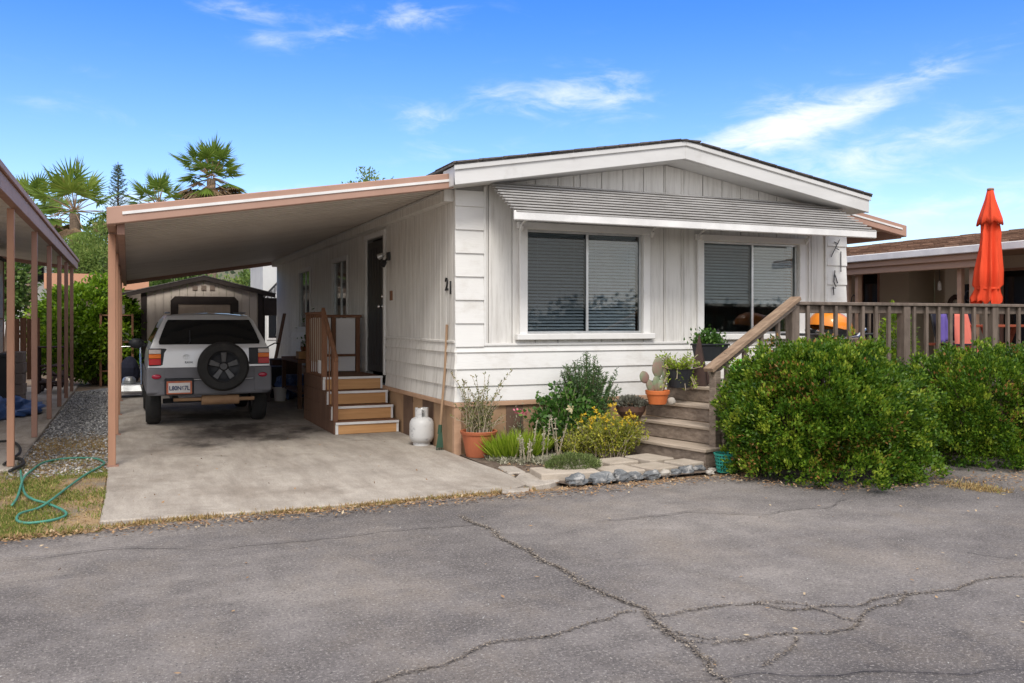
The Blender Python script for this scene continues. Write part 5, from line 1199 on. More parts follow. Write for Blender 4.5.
simple('blue_bag', 'crumpled dark blue bag on the concrete behind the pale bucket', 'bag', lambda b: b.blob((2.85,17.55,.25),(.22,.2,.26),.5,2.5,18,12,3,flat=-.22), M['blue_tarp'], 0)
simple('grey_sack', 'crumpled grey sack beside the rear wheel of the SUV', 'sack', lambda b: b.blob((2.30,17.3,.20),(.22,.22,.24),.5,2.2,18,12,6,flat=-.17), M['block_grey'], 0)
t = thing('workbench', 'dark wooden bench with small pots beside the home wall', 'bench', (3.0,16.4,.028))
b = MB(); b.box(-.28,.34,-.9,.9,.80,.86); b.build('top', M['brownwood'], t, local=True, bevel=.005)
for x in (-.24,.30):
    for y in (-.84,.84): b = MB(); b.box(x-.035,x+.035,y-.035,y+.035,0,.80); b.build('leg', M['porch_side'], t, local=True)
b = MB(); b.box(-.25,.32,-.85,.85,.25,.29); b.build('shelf', M['porch_side'], t, local=True)
simple('wood_box', 'small orange brown wooden box on the dark bench', 'box', lambda b: b.box(2.78,3.10,15.75,16.05,.89,1.02), M['cedar'])
for i,(u,v,r,h_,mt,lab) in enumerate(((3.05,16.5,.11,.20,'terracotta','clay flower pot on the bench'),(3.1,16.9,.10,.28,'panel_white','pale jar on the bench behind the clay pot'))):
    simple('pot' if i==0 else 'jar', lab, 'pot' if i==0 else 'jar', lambda b: b.lathe([(0,0),(r*.7,0),(r,h_),(r*.85,h_),(r*.6,.03),(0,.03)], (u,v,.89), 18, cap=False), M[mt], 0)
t = thing('bench_plant', 'dark leggy plant standing on the bench against the wall', 'plant', (3.15,16.15,.888))
b = MB(); b.lathe([(0,0),(.08,0),(.11,.16),(.095,.16),(.08,.13),(0,.13)], (0,0,0), 16, cap=False); b.build('pot', M['brown_clay'], t, local=True)
P = rng.normal(0,1,(500,3))*np.array([.11,.13,.16])+np.array([0,0,.42]); leaf_mesh('foliage', P, sph(500)+np.array([0,0,.2]), .07, .035, rng.random(500)*.7, M['lf_rose'], t, local=True)
simple('wood_plank', 'long dark plank leaning on the far end of the home wall', 'plank', lambda b: b.bar((2.98,20.6,.03),(3.36,20.9,1.75),.09,.03), M['porch_side'])
for i,(u,v,w_,d_,h_,mt,lab) in enumerate(((3.0,18.75,.5,.5,.75,'brown_clay','brown crate against the home wall behind the bench'),(3.05,18.1,.42,.4,.45,'blue_tarp','low blue crate beside the home wall'))):
    simple('crate', lab, 'crate', lambda b: (b.hexa([(u-w_/2,v-d_/2,.03),(u+w_/2,v-d_/2,.03),(u+w_/2,v+d_/2,.03),(u-w_/2,v+d_/2,.03),(u-w_/2-.03,v-d_/2-.03,h_),(u+w_/2+.03,v-d_/2-.03,h_),(u+w_/2+.03,v+d_/2+.03,h_),(u-w_/2-.03,v+d_/2+.03,h_)]), b.box(u-w_/2-.05,u+w_/2+.05,v-d_/2-.05,v+d_/2+.05,h_,h_+.03)), M[mt])
# mower between the carport posts and the car
t = thing('mower', 'black and silver push mower left of the SUV behind the carport posts', 'lawn mower', (.02,19.4,.028))
b = MB(); b.hexa([(-.26,-.36,.12),(.26,-.36,.12),(.26,.34,.12),(-.26,.34,.12),(-.22,-.3,.27),(.22,-.3,.27),(.22,.3,.27),(-.22,.3,.27)]); b.lathe([(0,.27),(.13,.27),(.13,.36),(.09,.41),(0,.42)], (0,-.05,0), 18, cap=False); b.build('deck', M['alu'], t, local=True, bevel=.02)
for x in (-.28,.28):
    for y in (-.30,.30): b = MB(); b.lathe([(.0,-.025),(.10,-.025),(.105,0),(.10,.025),(0,.025)], (x,y,.105), 18, 'x', cap=False); b.build('wheel', M['tyre'], t, local=True)
b = MB()
for x in (-.22,.22): b.tube([(x,.25,.22),(x,.75,.85),(x,.82,1.0)], .014, 6)
b.tube([(-.22,.82,1.0),(.22,.82,1.0)], .014, 6); b.build('handle', M['chrome'], t, local=True)
b = MB(); b.blob((.0,.55,.48),(.22,.28,.30),.15,1.5,16,10,2); b.build('grass_bag', M['navy_cloth'], t, local=True)
t = thing('storage_rack', 'open wooden rack of boxes between the hedge and the shed', 'shelf', (-.25,23.4,0))
b = MB()
for x in (-.35,.35):
    for y in (-.15,.15): b.box(x-.025,x+.025,y-.025,y+.025,0,1.75)
for z in (.35,1.05,1.7): b.box(-.37,.37,-.17,.17,z,z+.03)
b.build('frame', M['brownwood'], t, local=True)
for i,(u,z,w_,h_,mt,lab) in enumerate(((-.42,1.08,.24,.20,'cedar','tan box on the upper shelf of the rack'),(-.10,1.08,.26,.28,'panel_white','white box on the upper shelf of the rack'),(-.3,.38,.4,.34,'black_plastic','black box on the lower shelf of the rack'),(-.25,1.73,.36,.24,'block_grey','grey bundle on top of the rack'))):
    simple('rack_box', lab, 'box', lambda b: b.box(u-w_/2,u+w_/2,23.3,23.5,z+.001,z+h_), M[mt], .015)

# ------------------------------------------------------------------ neighbour carport on the left
nc = thing('neighbour_carport', 'long brown carport of the neighbouring lot at the left edge', 'carport', (-1.1,10.5,0))
NV0, NV1 = 8.3, 22.1
m = MB()
for k in range(46):
    ya = NV0+.03+(NV1-NV0-.05)*k/46; yb = NV0+.03+(NV1-NV0-.05)*(k+1)/46-.02
    m.hexa([(-1.13,ya,2.80),(-5.6,ya,3.42),(-5.6,yb,3.42),(-1.13,yb,2.80),(-1.13,ya,2.85),(-5.6,ya,3.47),(-5.6,yb,3.47),(-1.13,yb,2.85)])
    m.mi = 1
    m.mi = 0
    m.hexa([(-1.13,yb,2.825),(-5.6,yb,3.445),(-5.6,yb+.02,3.445),(-1.13,yb+.02,2.825),(-1.13,yb,2.85),(-5.6,yb,3.47),(-5.6,yb+.02,3.47),(-1.13,yb+.02,2.85)])
m.build('roof_pan', [M['pan'],M['pan_groove']], nc)
m = MB(); m.box(-1.125,-1.04,NV0,NV1,2.74,2.955); m.box(-1.039,-1.01,NV0-.01,NV1+.01,2.90,2.965); m.hexa([(-5.6,NV1,3.34),(-1.126,NV1,2.72),(-1.126,NV1+.05,2.72),(-5.6,NV1+.05,3.34),(-5.6,NV1,3.50),(-1.126,NV1,2.88),(-1.126,NV1+.05,2.88),(-5.6,NV1+.05,3.50)]); m.build('fascia', M['brown_paint'], nc, bevel=.006)
for v in (10.51,13.05,15.4,17.6,19.5,21.35):
    m = MB(); m.box(-1.16,-1.092,v-.034,v+.034,.036,2.739); m.build('post', M['brown_paint'] if v>10.6 else M['post_paint'], nc, bevel=.005)
nh = thing('neighbour_home', 'pale beige walled building under the left carport', 'house', (-4.5,17,0))
m = MB(); m.box(-6.5,-2.22,14.0,19.5,.5,2.72); m.build('wall', M['beige_pale'], nh); m = MB(); m.box(-6.4,-2.26,14.05,19.45,.036,.5); m.build('skirting', M['block_grey'], nh)
m = MB(); m.box(-2.219,-2.205,14.0,19.5,1.60,1.63); m.box(-2.24,-2.20,19.501,19.53,.5,2.72); m.build('trim', M['brown_paint'], nh)
m = MB(); m.box(-6.6,-2.15,13.9,19.6,2.72,2.76); m.build('roof', M['roof_dark'], nh)
FX = (-2.27, 21.6, 1.38)[0]
simple('wood_fence', 'short dark brown board fence behind the left carport posts', 'fence', lambda b: [b.box(FX+.13*k,FX+.13*k+.12,21.6,21.63,.3,1.62+.02*(k%2)) for k in range(4)] and b.box(FX,FX+.5,21.631,21.66,1.2,1.28), M['brownwood'], 0)
simple('tarp', 'crumpled blue tarp lying on the slab under the left carport', 'tarp', lambda b: (b.blob((-1.75,16.6,.10),(.42,.8,.16),.7,3.2,30,14,9,flat=-.06), b.blob((-1.95,15.7,.14),(.24,.5,.22),.6,3,26,12,4,flat=-.10)), M['blue_tarp'], 0, True)
simple('block_stack', 'stack of grey brown concrete blocks beside the blue tarp', 'blocks', lambda b: [b.box(-2.10+.012*(j%2),-1.74+.012*(j%2),18.0+.2*i,18.19+.2*i,.036+.195*j,.226+.195*j) for j in range(5) for i in range(3)], M['block_grey'], .01)
simple('dark_bin', 'black square bin left of the block stack', 'bin', lambda b: (b.box(-2.19,-1.85,17.1,17.5,.036,.95), b.box(-2.20,-1.83,17.08,17.52,.95,1.0)), M['black_plastic'])
simple('wire_shelf', 'pale topped dark rack behind the second left carport post', 'rack', lambda b: ([b.box(-1.75+.5*i,-1.70+.5*i,20.8+.4*j,20.84+.4*j,.036,1.0) for i in range(2) for j in range(2)], [b.box(-1.78,-1.18,20.78,21.28,z,z+.03) for z in (.25,.6,1.0)]), M['rust'])
simple('scrap_pile', 'loose pile of dark poles and boards at the back of the left carport', 'scrap pile', lambda b: [b.bar((random.uniform(-1.9,-1.3),random.uniform(21.2,22.2),random.uniform(.06,.5)),(random.uniform(-1.7,-1.15),random.uniform(21.2,22.4),random.uniform(.06,.6)),.05,.04) for k in range(16)], M['rust'], 0)

# low wooden roofed structure behind the hedge
t = thing('patio_cover', 'flat salmon fascia patio cover behind the round hedge', 'patio cover', (-.6,27,0))
m = MB(); FA, FB = (-2.07, 26.6, 2.55)[0], (0.54, 26.6, 2.59)[0]
m.box(FA,FB,26.6,26.72,2.45,2.87); m.build('fascia', M['pink_fascia'], t); m = MB(); m.box(FA+.03,FB-.03,26.73,30.5,2.72,2.8); m.build('roof', M['pan'], t)
for u in (FA+.15,-.6,FB-.15): m = MB(); m.box(u-.06,u+.06,26.75,26.87,0,2.72); m.build('post', M['dark_trim'], t)
m = MB(); m.box(FA+.05,FB-.05,30.3,30.4,0,2.7); m.build('back_wall', M['beige_wall'], t)

# ------------------------------------------------------------------ right neighbour home
rn_ = thing('neighbour_home', 'beige neighbouring home with brown shingle roof right of the deck', 'house', (14.2,11,0))
m = MB()
def wall_u(m, v0, v1, z0, z1, u=14.2): m.box(u,u+.1,v0,v1,z0,z1)
wall_u(m,5,7.0,.0,2.72); wall_u(m,7.0,10.74,0,1.1); wall_u(m,7.0,10.74,2.50,2.72); wall_u(m,10.74,11.25,0,2.72); wall_u(m,11.25,12.0,2.62,2.72); wall_u(m,12.0,12.72,0,2.72,14.9); wall_u(m,12.72,13.46,0,2.72); wall_u(m,13.46,13.97,0,.7); wall_u(m,13.46,13.97,2.6,2.72); wall_u(m,13.97,20,0,2.72)
m.box(14.301,14.9,12.724,12.80,0,2.72); m.box(14.301,14.895,11.9,11.996,0,2.61)
m.build('wall', M['beige_wall'], rn_)
m = MB(); m.box(14.22,14.27,11.26,11.9,.05,2.61); dd = m.build('door', M['beige_pale'], rn_, bevel=.005); m = MB(); m.box(14.205,14.219,11.36,11.48,1.3,2.25); m.build('door_glass', M['dark_glass'], dd)
for (a,b_,z0,z1) in ((7.0,10.74,1.1,2.5),(13.46,13.97,.7,2.6)):
    m = MB(); m.box(14.23,14.26,a,b_,z0,z1); w_ = m.build('window', M['dark_glass'], rn_)
    m = MB(); m.box(14.19,14.225,a,b_,z0,z0+.05); m.box(14.19,14.225,a,b_,z1-.05,z1); m.box(14.19,14.225,a,a+.05,z0+.05,z1-.05); m.box(14.19,14.225,b_-.05,b_,z0+.05,z1-.05); m.build('frame', M['brown_paint'], w_)
m = MB(); slab(m, 12.42, 16.0, 2.80, 3.36, 4.5, 20.5, .03); slab(m, 16.0, 20, 3.36, 2.75, 4.5, 20.5, .03)
ro = m.build('roof', M['brown_shingle'], rn_)
m = MB()
for k in range(22):
    u = 12.42+k*.163; z = 2.80+(u-12.42)*.1564; v = 4.5
    while v < 20.4:
        w_ = random.uniform(.22,.42); h_ = random.uniform(.008,.022); m.hexa([(u,v,z+.001),(u+.17,v,z+.02),(u+.17,v+w_-.01,z+.02),(u,v+w_-.01,z+.001),(u,v,z+h_+.006),(u+.17,v,z+.032),(u+.17,v+w_-.01,z+.032),(u,v+w_-.01,z+h_+.006)]); v += w_
m.build('shingles', M['brown_shingle'], ro)
m = MB(); m.box(12.36,12.47,4.5,20.5,2.665,2.785); m.build('gutter', M['trim_strip'], rn_, bevel=.01)
m = MB(); m.box(12.48,14.3,4.6,20.4,2.73,2.765); m.build('soffit', M['tan_beam'], rn_)
m = MB(); m.box(12.50,12.62,9.7,20.4,2.44,2.66); m.box(12.44,12.499,9.7,20.4,2.56,2.66); m.build('beam', M['tan_beam'], rn_, bevel=.005)
for v in (10.32,12.80): 
    m = MB(); m.box(12.66,12.74,v-.04,v+.04,0,2.44); m.build('post', M['tan_beam'], rn_)
for v in (10.06,12.54): 
    m = MB(); m.box(12.64,12.74,v-.055 if v<11 else v-.035,v+.055 if v<11 else v+.035,0,2.44); m.build('post', M['tan_beam'], rn_)
for v in (10.19,12.67):
    m = MB(); m.tube([(12.70,v+.06*math.cos(a)*(1-a/9),1.95+.10*math.sin(a)+a*.01) for a in np.linspace(-1.6,5.5,24)], .008, 5); m.tube([(12.70,v,1.2),(12.70,v+.04,1.55),(12.70,v-.03,1.85)], .008, 5); m.build('iron_scroll', M['black_paint'], rn_)
m = MB(); m.tube([(14.18,10.95,2.5),(14.0,10.95,2.52),(14.0,10.95,2.40)], .012, 6); m.lathe([(.02,2.40),(.09,2.34),(.07,2.08),(.02,2.02)], (14.0,10.95,0), 8); m.build('wall_lantern', M['black_paint'], rn_)
t = thing('hanging_light', 'small white hanging ornament under the right neighbour porch roof', 'ornament', (13.6,11.5,2.2)); m = MB(); m.tube([(0,0,.1),(0,0,.52)], .004, 4); m.build('cord', M['black_paint'], t, local=True); m = MB(); m.lathe([(.0,-.08),(.035,-.06),(.03,.06),(.01,.1),(0,.1)], (0,0,0), 12, cap=False); m.build('bulb', M['trim_strip'], t, local=True)
o = simple('wreath', 'dark round wreath on the right neighbour wall beside the door', 'wreath', lambda b: (b.tube([(14.16,11.62+.13*math.cos(a),1.86+.16*math.sin(a)) for a in np.linspace(0,6.28,19)], .045, 6)), M['rust'], 0)

# ------------------------------------------------------------------ hoses
def ground_tube(name, label, pts, r, mat, cat='hose'):
    P_ = [Vector((x,y,z)) for x,y,z in pts]; out = []
    for i in range(len(P_)-1):
        p0,p1,p2,p3 = P_[max(i-1,0)],P_[i],P_[i+1],P_[min(i+2,len(P_)-1)]
        for k in range(8):
            s = k/8; out.append(.5*((2*p1)+(p2-p0)*s+(2*p0-5*p1+4*p2-p3)*s*s+(3*p1-p0-3*p2+p3)*s**3))
    out.append(P_[-1]); b = MB(); b.tube(out, r, 8); return tag(b.build(name, mat, None, smooth=True), label, cat)
gh = [(-1.01, 10.24), (-0.86, 8.98), (-0.74, 8.37), (-0.62, 8.27), (-0.48, 7.92), (-0.45, 7.71), (-0.53, 7.56), (-0.69, 7.52), (-0.78, 7.67), (-0.78, 7.93), (-0.67, 8.1), (-0.58, 8.3), (-0.51, 8.98), (-0.39, 9.66), (-0.26, 10.18), (-0.24, 10.45), (-0.35, 10.8), (-0.62, 10.92), (-0.83, 10.71), (-0.9, 10.2), (-0.91, 9.48), (-0.88, 8.7), (-0.88, 8.3)]
ground_tube('garden_hose', 'green garden hose looped over the dry grass by the left carport', [(x,y,.03+(.03 if i in (2,11,20) else 0)) for i,(x,y) in enumerate(gh)], .0105, M['hose_green'])
bh = [(-1.52, 12.51), (-1.35, 12.53), (-1.2, 12.0), (-1.13, 11.38), (-1.16, 10.93), (-1.19, 10.52)]
ground_tube('black_hose', 'black hose curling round the foot of the nearest left carport post', [(x,y,.06) for x,y in bh], .015, M['hose_black'])
bh2 = [(-1.09, 10.09), (-1.02, 10.44), (-1.02, 10.65), (-1.08, 10.93), (-1.15, 11.0)]
ground_tube('hose_coupling', 'short black hose end lying where the green hose starts', [(x,y,.05) for x,y in bh2], .018, M['hose_black'])
simple('utility_post', 'thin dark metal stake at the extreme left edge of the grass', 'stake', lambda b: b.tube([(-1.18,8.75,0),(-1.18,8.75,.36)], .016, 8), M['black_paint'], 0)

# ------------------------------------------------------------------ trees and hedge
t = thing('hedge_bush', 'rounded bright green hedge shrub at the end of the gravel strip', 'bush', (-.85,24.0,0))
Pl=[];Dl=[];Rl=[]
for (c,r,n,s) in (((-.85,24.0,1.45),(1.2,.9,1.05),420,3),((-.6,24.0,.9),(1.1,.9,.85),300,4),((-1.35,24,1.0),(.8,.8,.85),200,5),((-.35,24.0,1.2),(.55,.6,.9),160,6)):
    P,D,rr = clump_crown(c,r,n,26,.17,.1,s,shell=.78,amp=.16,zmin=-.9,up=.2); Pl.append(P);Dl.append(D);Rl.append(rr)
P=np.concatenate(Pl); leaf_mesh('foliage', P, np.concatenate(Dl), rng.uniform(.08,.14,len(P)), .06, np.concatenate(Rl), M['lf_hedge'], t, fold=.06)
b = MB(); 
for k in range(6): b.tube([(-.8+.05*k,24,0),(-.85+.25*(k-2.5),24,.9),(-.85+.4*(k-2.5),24,1.6)], [.05,.035,.015], 6)
b.build('trunk', M['bark'], t)
def palm(label, c, Rr, nf, seed, dead=0, span=112, skirt=0, trunk_r=.22, z0=0, name='palm_tree'):
    t = thing(name, label, 'palm tree', (c[0],c[1],0), 0, 'palms beyond the homes')
    b = MB(); b.tube([(c[0],c[1],0),(c[0]+.05,c[1],c[2]*.5),(c[0],c[1],c[2]-.1)], [trunk_r*1.25,trunk_r,trunk_r*.95], 12); b.build('trunk', M['palm_bark'], t)
    P=[];D=[];N=[];S=[];W=[];Rn=[]; st = MB()
    def frond(el, az, L, Lf, droop, lo):
        e = np.array([math.cos(el)*math.cos(az), math.cos(el)*math.sin(az), math.sin(el)]); sd = np.array([-math.sin(az), math.cos(az), 0]); nn = np.cross(e, sd)
        base = np.array(c) + e*.12; tip = base + e*L + np.array([0,0,-droop*L*.3])
        st.tube([tuple(base), tuple((base+tip)/2+np.array([0,0,.03])), tuple(tip)], [.025,.02,.012], 4)
        tn = rng.normal(0,.10)
        for th in np.linspace(-1.7,1.7,20):
            d_ = e*math.cos(th)+sd*math.sin(th); d_ = d_ + np.array([0,0,-droop*(.35+.2*abs(th))]); 
            P.append(tip); D.append(d_); N.append(nn+rng.normal(0,.45,3)); S.append(Lf*(1-.18*abs(th)/1.9)*rng.uniform(.85,1.1)); W.append(Lf*.10); Rn.append(lo+tn+rng.normal(0,.1))
    for k in range(nf):
        q = (k+.5)/nf; el = R(82) - q*R(span) + rng.normal(0,.12); frond(el, k*2.39996+rng.normal(0,.2), Rr*rng.uniform(.40,.62), Rr*rng.uniform(.44,.58), .15+.5*q, .62-.35*q*.6)
    leaf_mesh('crown', P, D, S, W, np.array(Rn), M['lf_palm'], t, N=np.array(N)); st.build('stalks', M['lf_palm'] if False else M['wood_pole'], t)
    if dead:
        P=[];D=[];N=[];S=[];W=[];Rn=[]; st = MB()
        for k in range(dead):
            frond(-R(rng.uniform(5,50)), k*2.39996, Rr*rng.uniform(.30,.62), Rr*rng.uniform(.35,.5), .9, .5)
        leaf_mesh('dead_skirt', P, D, S, W, np.array(Rn), M['lf_dead'], t, N=np.array(N))
    return t
palm('large fan palm left of the carport, drooping over the pale leafy tree', (-2.1,42,6.3), 2.25, 24, 1, dead=9)
palm('fan palm partly hidden behind the left carport roof', (-4.15,46,6.7), 1.9, 22, 2, dead=4)
palm('tallest palm with a shaggy brown skirt of dead fronds', (3.72,45,8.62), 1.95, 30, 3, dead=40, span=108)
palm('short fan palm just left of the brown skirted palm', (1.35,46,7.2), 1.8, 18, 4)
palm('distant fan palm whose tip just shows between two others', (-3.6,55,7.4), 1.5, 18, 5)
def tree(name, label, c, r, n, per, leaf, mat, seed, trunk_r=.14, crad=.4, shell=.35, amp=.3, zmin=-1, group=None, aspect=.5, cat='tree'):
    t = thing(name, label, cat, (c[0],c[1],0), 0, group)
    b = MB(); b.tube([(c[0],c[1],0),(c[0]+.1,c[1],c[2]*.5),(c[0],c[1],c[2])], [trunk_r*1.3,trunk_r,trunk_r*.5], 9)
    for k in range(9):
        a = k*2.4; z = c[2]-r[2]*.55+.1*k*r[2]*.5; b.tube([(c[0],c[1],z-.3),(c[0]+r[0]*.4*math.cos(a),c[1]+r[1]*.4*math.sin(a),z+.25*r[2]),(c[0]+r[0]*.75*math.cos(a),c[1]+r[1]*.75*math.sin(a),z+.5*r[2])], [trunk_r*.5,trunk_r*.3,trunk_r*.12], 6)
    b.build('trunk', M['bark'], t)
    P,D,rr = clump_crown(c,r,n,per,crad,leaf,seed,shell=shell,amp=amp,zmin=zmin,up=.1); leaf_mesh('crown', P, D, rng.uniform(.7,1.3,len(P))*leaf, leaf*aspect, rr, mat, t)
    return t
tree('leafy_tree', 'pale feathery green tree in front of the large fan palm', (-1.5,40,3.5), (1.35,1.3,2.0), 170, 70, .17, M['lf_pale'], 3, crad=.36, aspect=.28)
tree('leafy_tree', 'darker green tree filling in beside the feathery one', (-.7,42,3.4), (1.6,1.4,2.2), 170, 60, .18, M['lf_tree'], 8, crad=.4, aspect=.35)
tree('leafy_tree', 'olive green tree behind the left carport posts', ((-3.31, 30, 2.81)[0],30,2.9), (.6,.9,1.4), 80, 60, .16, M['lf_tree'], 5, crad=.36)
tree('leafy_tree', 'green treetop peeking over the middle of the carport roof', ((11.42, 45, 8.68)[0],45,7.4), (1.9,1.5,1.75), 150, 40, .17, M['lf_pale'], 6, crad=.42)
tree('leafy_tree', 'yellow green tree seen through the gap above the shed roof', ((4.87, 42, 3.26)[0],42,1.9), (1.5,1.4,1.7), 150, 50, .2, M['lf_pale'], 7, crad=.4)
tree('leafy_tree', 'low green tree behind the left slope of the shed roof', ((1.56, 38, 2.85)[0],38,2.0), (1.7,1.4,1.9), 150, 50, .2, M['lf_tree'], 9, crad=.4)
tree('leafy_tree', 'dark green treetop seen past the home above the shed gap', ((9.08, 70, 4.81)[0],70,2.6), (2.4,2,2.4), 140, 50, .3, M['lf_far'], 12, crad=.6)
t = thing('conifer', 'thin spire of a young conifer poking up beside the carport corner', 'tree', (-.42,44,0))
b = MB(); b.tube([(-.42,44,0),(-.42,44,8.9)], [.13,.015], 8); P=[];D=[]
for k in range(150):
    z = 3.0+5.7*(k/150); rr = max(.12,(9.0-z)*.27); a = k*2.4
    b.tube([(-.42,44,z),(-.42+rr*math.cos(a),44+rr*math.sin(a),z+rr*.55)], [.02,.006], 4)
    for j in range(26): q = rng.random(); P.append((-.42+rr*q*math.cos(a)+rng.normal(0,.03),44+rr*q*math.sin(a)+rng.normal(0,.03),z+rr*.55*q+rng.normal(0,.03))); D.append((math.cos(a)+rng.normal(0,.6),math.sin(a)+rng.normal(0,.6),.5+rng.normal(0,.5)))
b.build('trunk', M['bark'], t); leaf_mesh('needles', P, D, .13, .03, rng.random(len(P)), M['lf_conifer'], t)
t = thing('house', 'white two storey house glimpsed between the left carport posts', 'house', (-5.2,48,0))
u0 = (-4.59, 48, 2.61)[0]; u1 = (-3.48, 48, 2.62)[0]
m = MB(); m.box(u0-3,u1,48,54,0,5.2); m.build('wall', M['far_white'], t); m = MB(); m.box(u0-3.3,u1+.3,47.7,54.3,5.2,5.4); m.build('roof', M['roof_dark'], t)
for z in (1.2,3.5):
    m = MB(); m.box(u1-.95,u1-.25,47.95,47.99,z,z+1.1); m.build('window', M['dark_glass'], t)
# far mass of trees
d = []
for k in range(520):
    a = R(rng.uniform(-58,75)); rr_ = rng.uniform(115,150); d.append((rr_*math.sin(a+.41), rr_*math.cos(a+.41), rng.uniform(1,6.5)))
for k in range(300):
    d.append((rng.uniform(-90,110), -85-rng.random()*6, rng.uniform(.3,3.2)))
c = np.array(d); P = np.repeat(c,60,0)+rng.normal(0,1.1,(len(c)*60,3))*np.array([1.3,1.3,.9]); P[:,2] = np.maximum(P[:,2],.1)
tag(leaf_mesh('far_woods', P, sph(len(P)), .9, .55, np.repeat(rng.normal(.45,.2,len(c)),60)+rng.normal(0,.15,len(P)), M['lf_far']), kind='stuff')

# ------------------------------------------------------------------ grass, weeds, litter, stones
def scatter(name, pts, size, width, mat, up=1.0, flat=False, z=.0, rb=.5, rs=.25):
    P = np.array([(x,y,z) for x,y in pts]); n = len(P)
    D = rng.normal(0,.6,(n,3)) + np.array([0,0,up])
    if flat: D[:,2] = np.abs(rng.normal(0,.12,n)); P[:,2] += rng.uniform(.003,.012,n)
    N = (np.array([0,0,1])+rng.normal(0,.25,(n,3))) if flat else None
    return tag(leaf_mesh(name, P, D, rng.uniform(.6,1.4,n)*size, width, rng.normal(rb,rs,n), mat, N=N), kind='stuff')
pts = []
while len(pts) < 26000:
    x = rng.uniform(-1.6,-.18); y = rng.uniform(7.12,10.9)
    k = mnoise.noise(Vector((x*1.6,y*1.6,0)))+.5*mnoise.noise(Vector((x*5,y*5,2)))
    if k + rng.normal(0,.22) > .10 + max(0,(y-9.6)*.35) - (.12 if y < 9 else 0): pts.append((x,y))
scatter('grass', pts, .038, .007, M['lf_grass'], .6, z=.0, rb=.38, rs=.25)
pts = [(rng.uniform(-1.05,-.22), rng.uniform(10.2,12.6)) for _ in range(6000)]
pts += [(rng.uniform(-1.5,-.2), rng.uniform(7.2,10.4)) for _ in range(5000)] + [(rng.uniform(-1.05,-.2), rng.normal(12.35,.42)) for _ in range(9000)]
scatter('dry_grass', pts, .035, .006, M['lf_dry'], .12, z=.004, rb=.45)
pts = []
for k in range(9000):
    x = rng.uniform(-1.4,3.45); w_ = .5+.9*mnoise.noise(Vector((x*1.7,3,0)))+.6*mnoise.noise(Vector((x*6,1,0)))
    if rng.random() < max(.12,w_): pts.append((x, 7.26+.03*math.sin(x*3)-(.0 if x>-.2 else .08)+ (.04 if x>3 else 0) + rng.normal(0,.028)))
scatter('dry_weeds', pts, .042, .008, M['lf_dry'], .45, z=-.0, rb=.5)
pts = []
for k in range(4200):
    s = rng.random()
    if s < .34: pts.append((rng.uniform(-1.2,3.5), 7.18-abs(rng.normal(0,.13))))
    elif s < .52: pts.append((rng.uniform(3.5,5.7), 7.2-abs(rng.normal(0,.16))))
    elif s < .66: a=rng.uniform(3.1,6.2); q=rng.normal(.98,.10); pts.append((6.62+1.12*math.cos(a)*q, 7.0+1.0*math.sin(a)*q))
    elif s < .78: pts.append((rng.uniform(7.3,9.5), 5.95+rng.normal(0,.10)-(rng.random()<.3)*rng.uniform(0,.4)+.1*math.sin(k)))
    elif s < .92: pts.append((rng.uniform(3.5,4.6), 8.6-(rng.random())*1.2))
    else: pts.append((rng.uniform(-.1,3.4), rng.uniform(7.4,12)))
scatter('fallen_leaves', pts, .032, .018, M['lf_litter'], flat=True, z=.03 if False else .012)
pts = [(4.3*0+u,v) for u,v in [(7.16, 5.82), (7.2, 5.7), (7.24, 5.63), (7.24, 5.58), (7.3, 5.81), (7.28, 5.51), (7.2, 5.97)] for _ in range(110)]
scatter('dry_grass_tuft', [(u+rng.normal(0,.08),v+rng.normal(0,.05)) for u,v in pts], .05, .009, M['lf_dry'], .35, z=0)
pts = [(rng.uniform(-1.06,-.2), rng.uniform(12.3,21.5)) for _ in range(16000)] + [(rng.uniform(-1.1,-.2), rng.uniform(9.8,12.6)) for _ in range(3200)]
scatter('loose_gravel', pts, .032, .024, M['lf_chip'], flat=True, z=.006, rb=.45, rs=.3)
pts = [(rng.uniform(-2.2,8), 7.1-abs(rng.normal(0,1))*3.2) for _ in range(900)]
scatter('road_grit', pts, .010, .008, M['lf_chip'], flat=True, z=.001, rb=.5, rs=.2)
pts = [(rng.uniform(-1.5,7.5), rng.uniform(2.6,6.9)) for _ in range(70)]
scatter('scattered_leaves', pts, .03, .016, M['lf_litter'], flat=True, z=.003, rb=.75, rs=.2)

pts = []; wd = []
for (p, w, sd_) in CRACKS:
    rs_ = np.random.default_rng(sd_)
    for a, b in zip(p[:-1], p[1:]):
        L_ = math.hypot(b[0]-a[0], b[1]-a[1]); nx_, ny_ = -(b[1]-a[1])/L_, (b[0]-a[0])/L_
        for k in range(int(L_*(620 if sd_ == 0 else 300))):
            q = rs_.random(); x = a[0]+(b[0]-a[0])*q; y = a[1]+(b[1]-a[1])*q; pv_ = Vector((x,y,0))
            off = mnoise.noise(pv_*2.3+Vector((sd_,0,0)))*.09 + mnoise.noise(pv_*9)*.03
            amt = .45+.9*abs(mnoise.noise(pv_*3.1+Vector((9,sd_,0))))
            off += rs_.normal(0, w*(.75 if sd_ == 0 else .45)*amt); pts.append((x+nx_*off, y+ny_*off))
scatter('crack_grit', pts, .012, .010, M['lf_crackbits'], flat=True, z=.0, rb=.68, rs=.26)

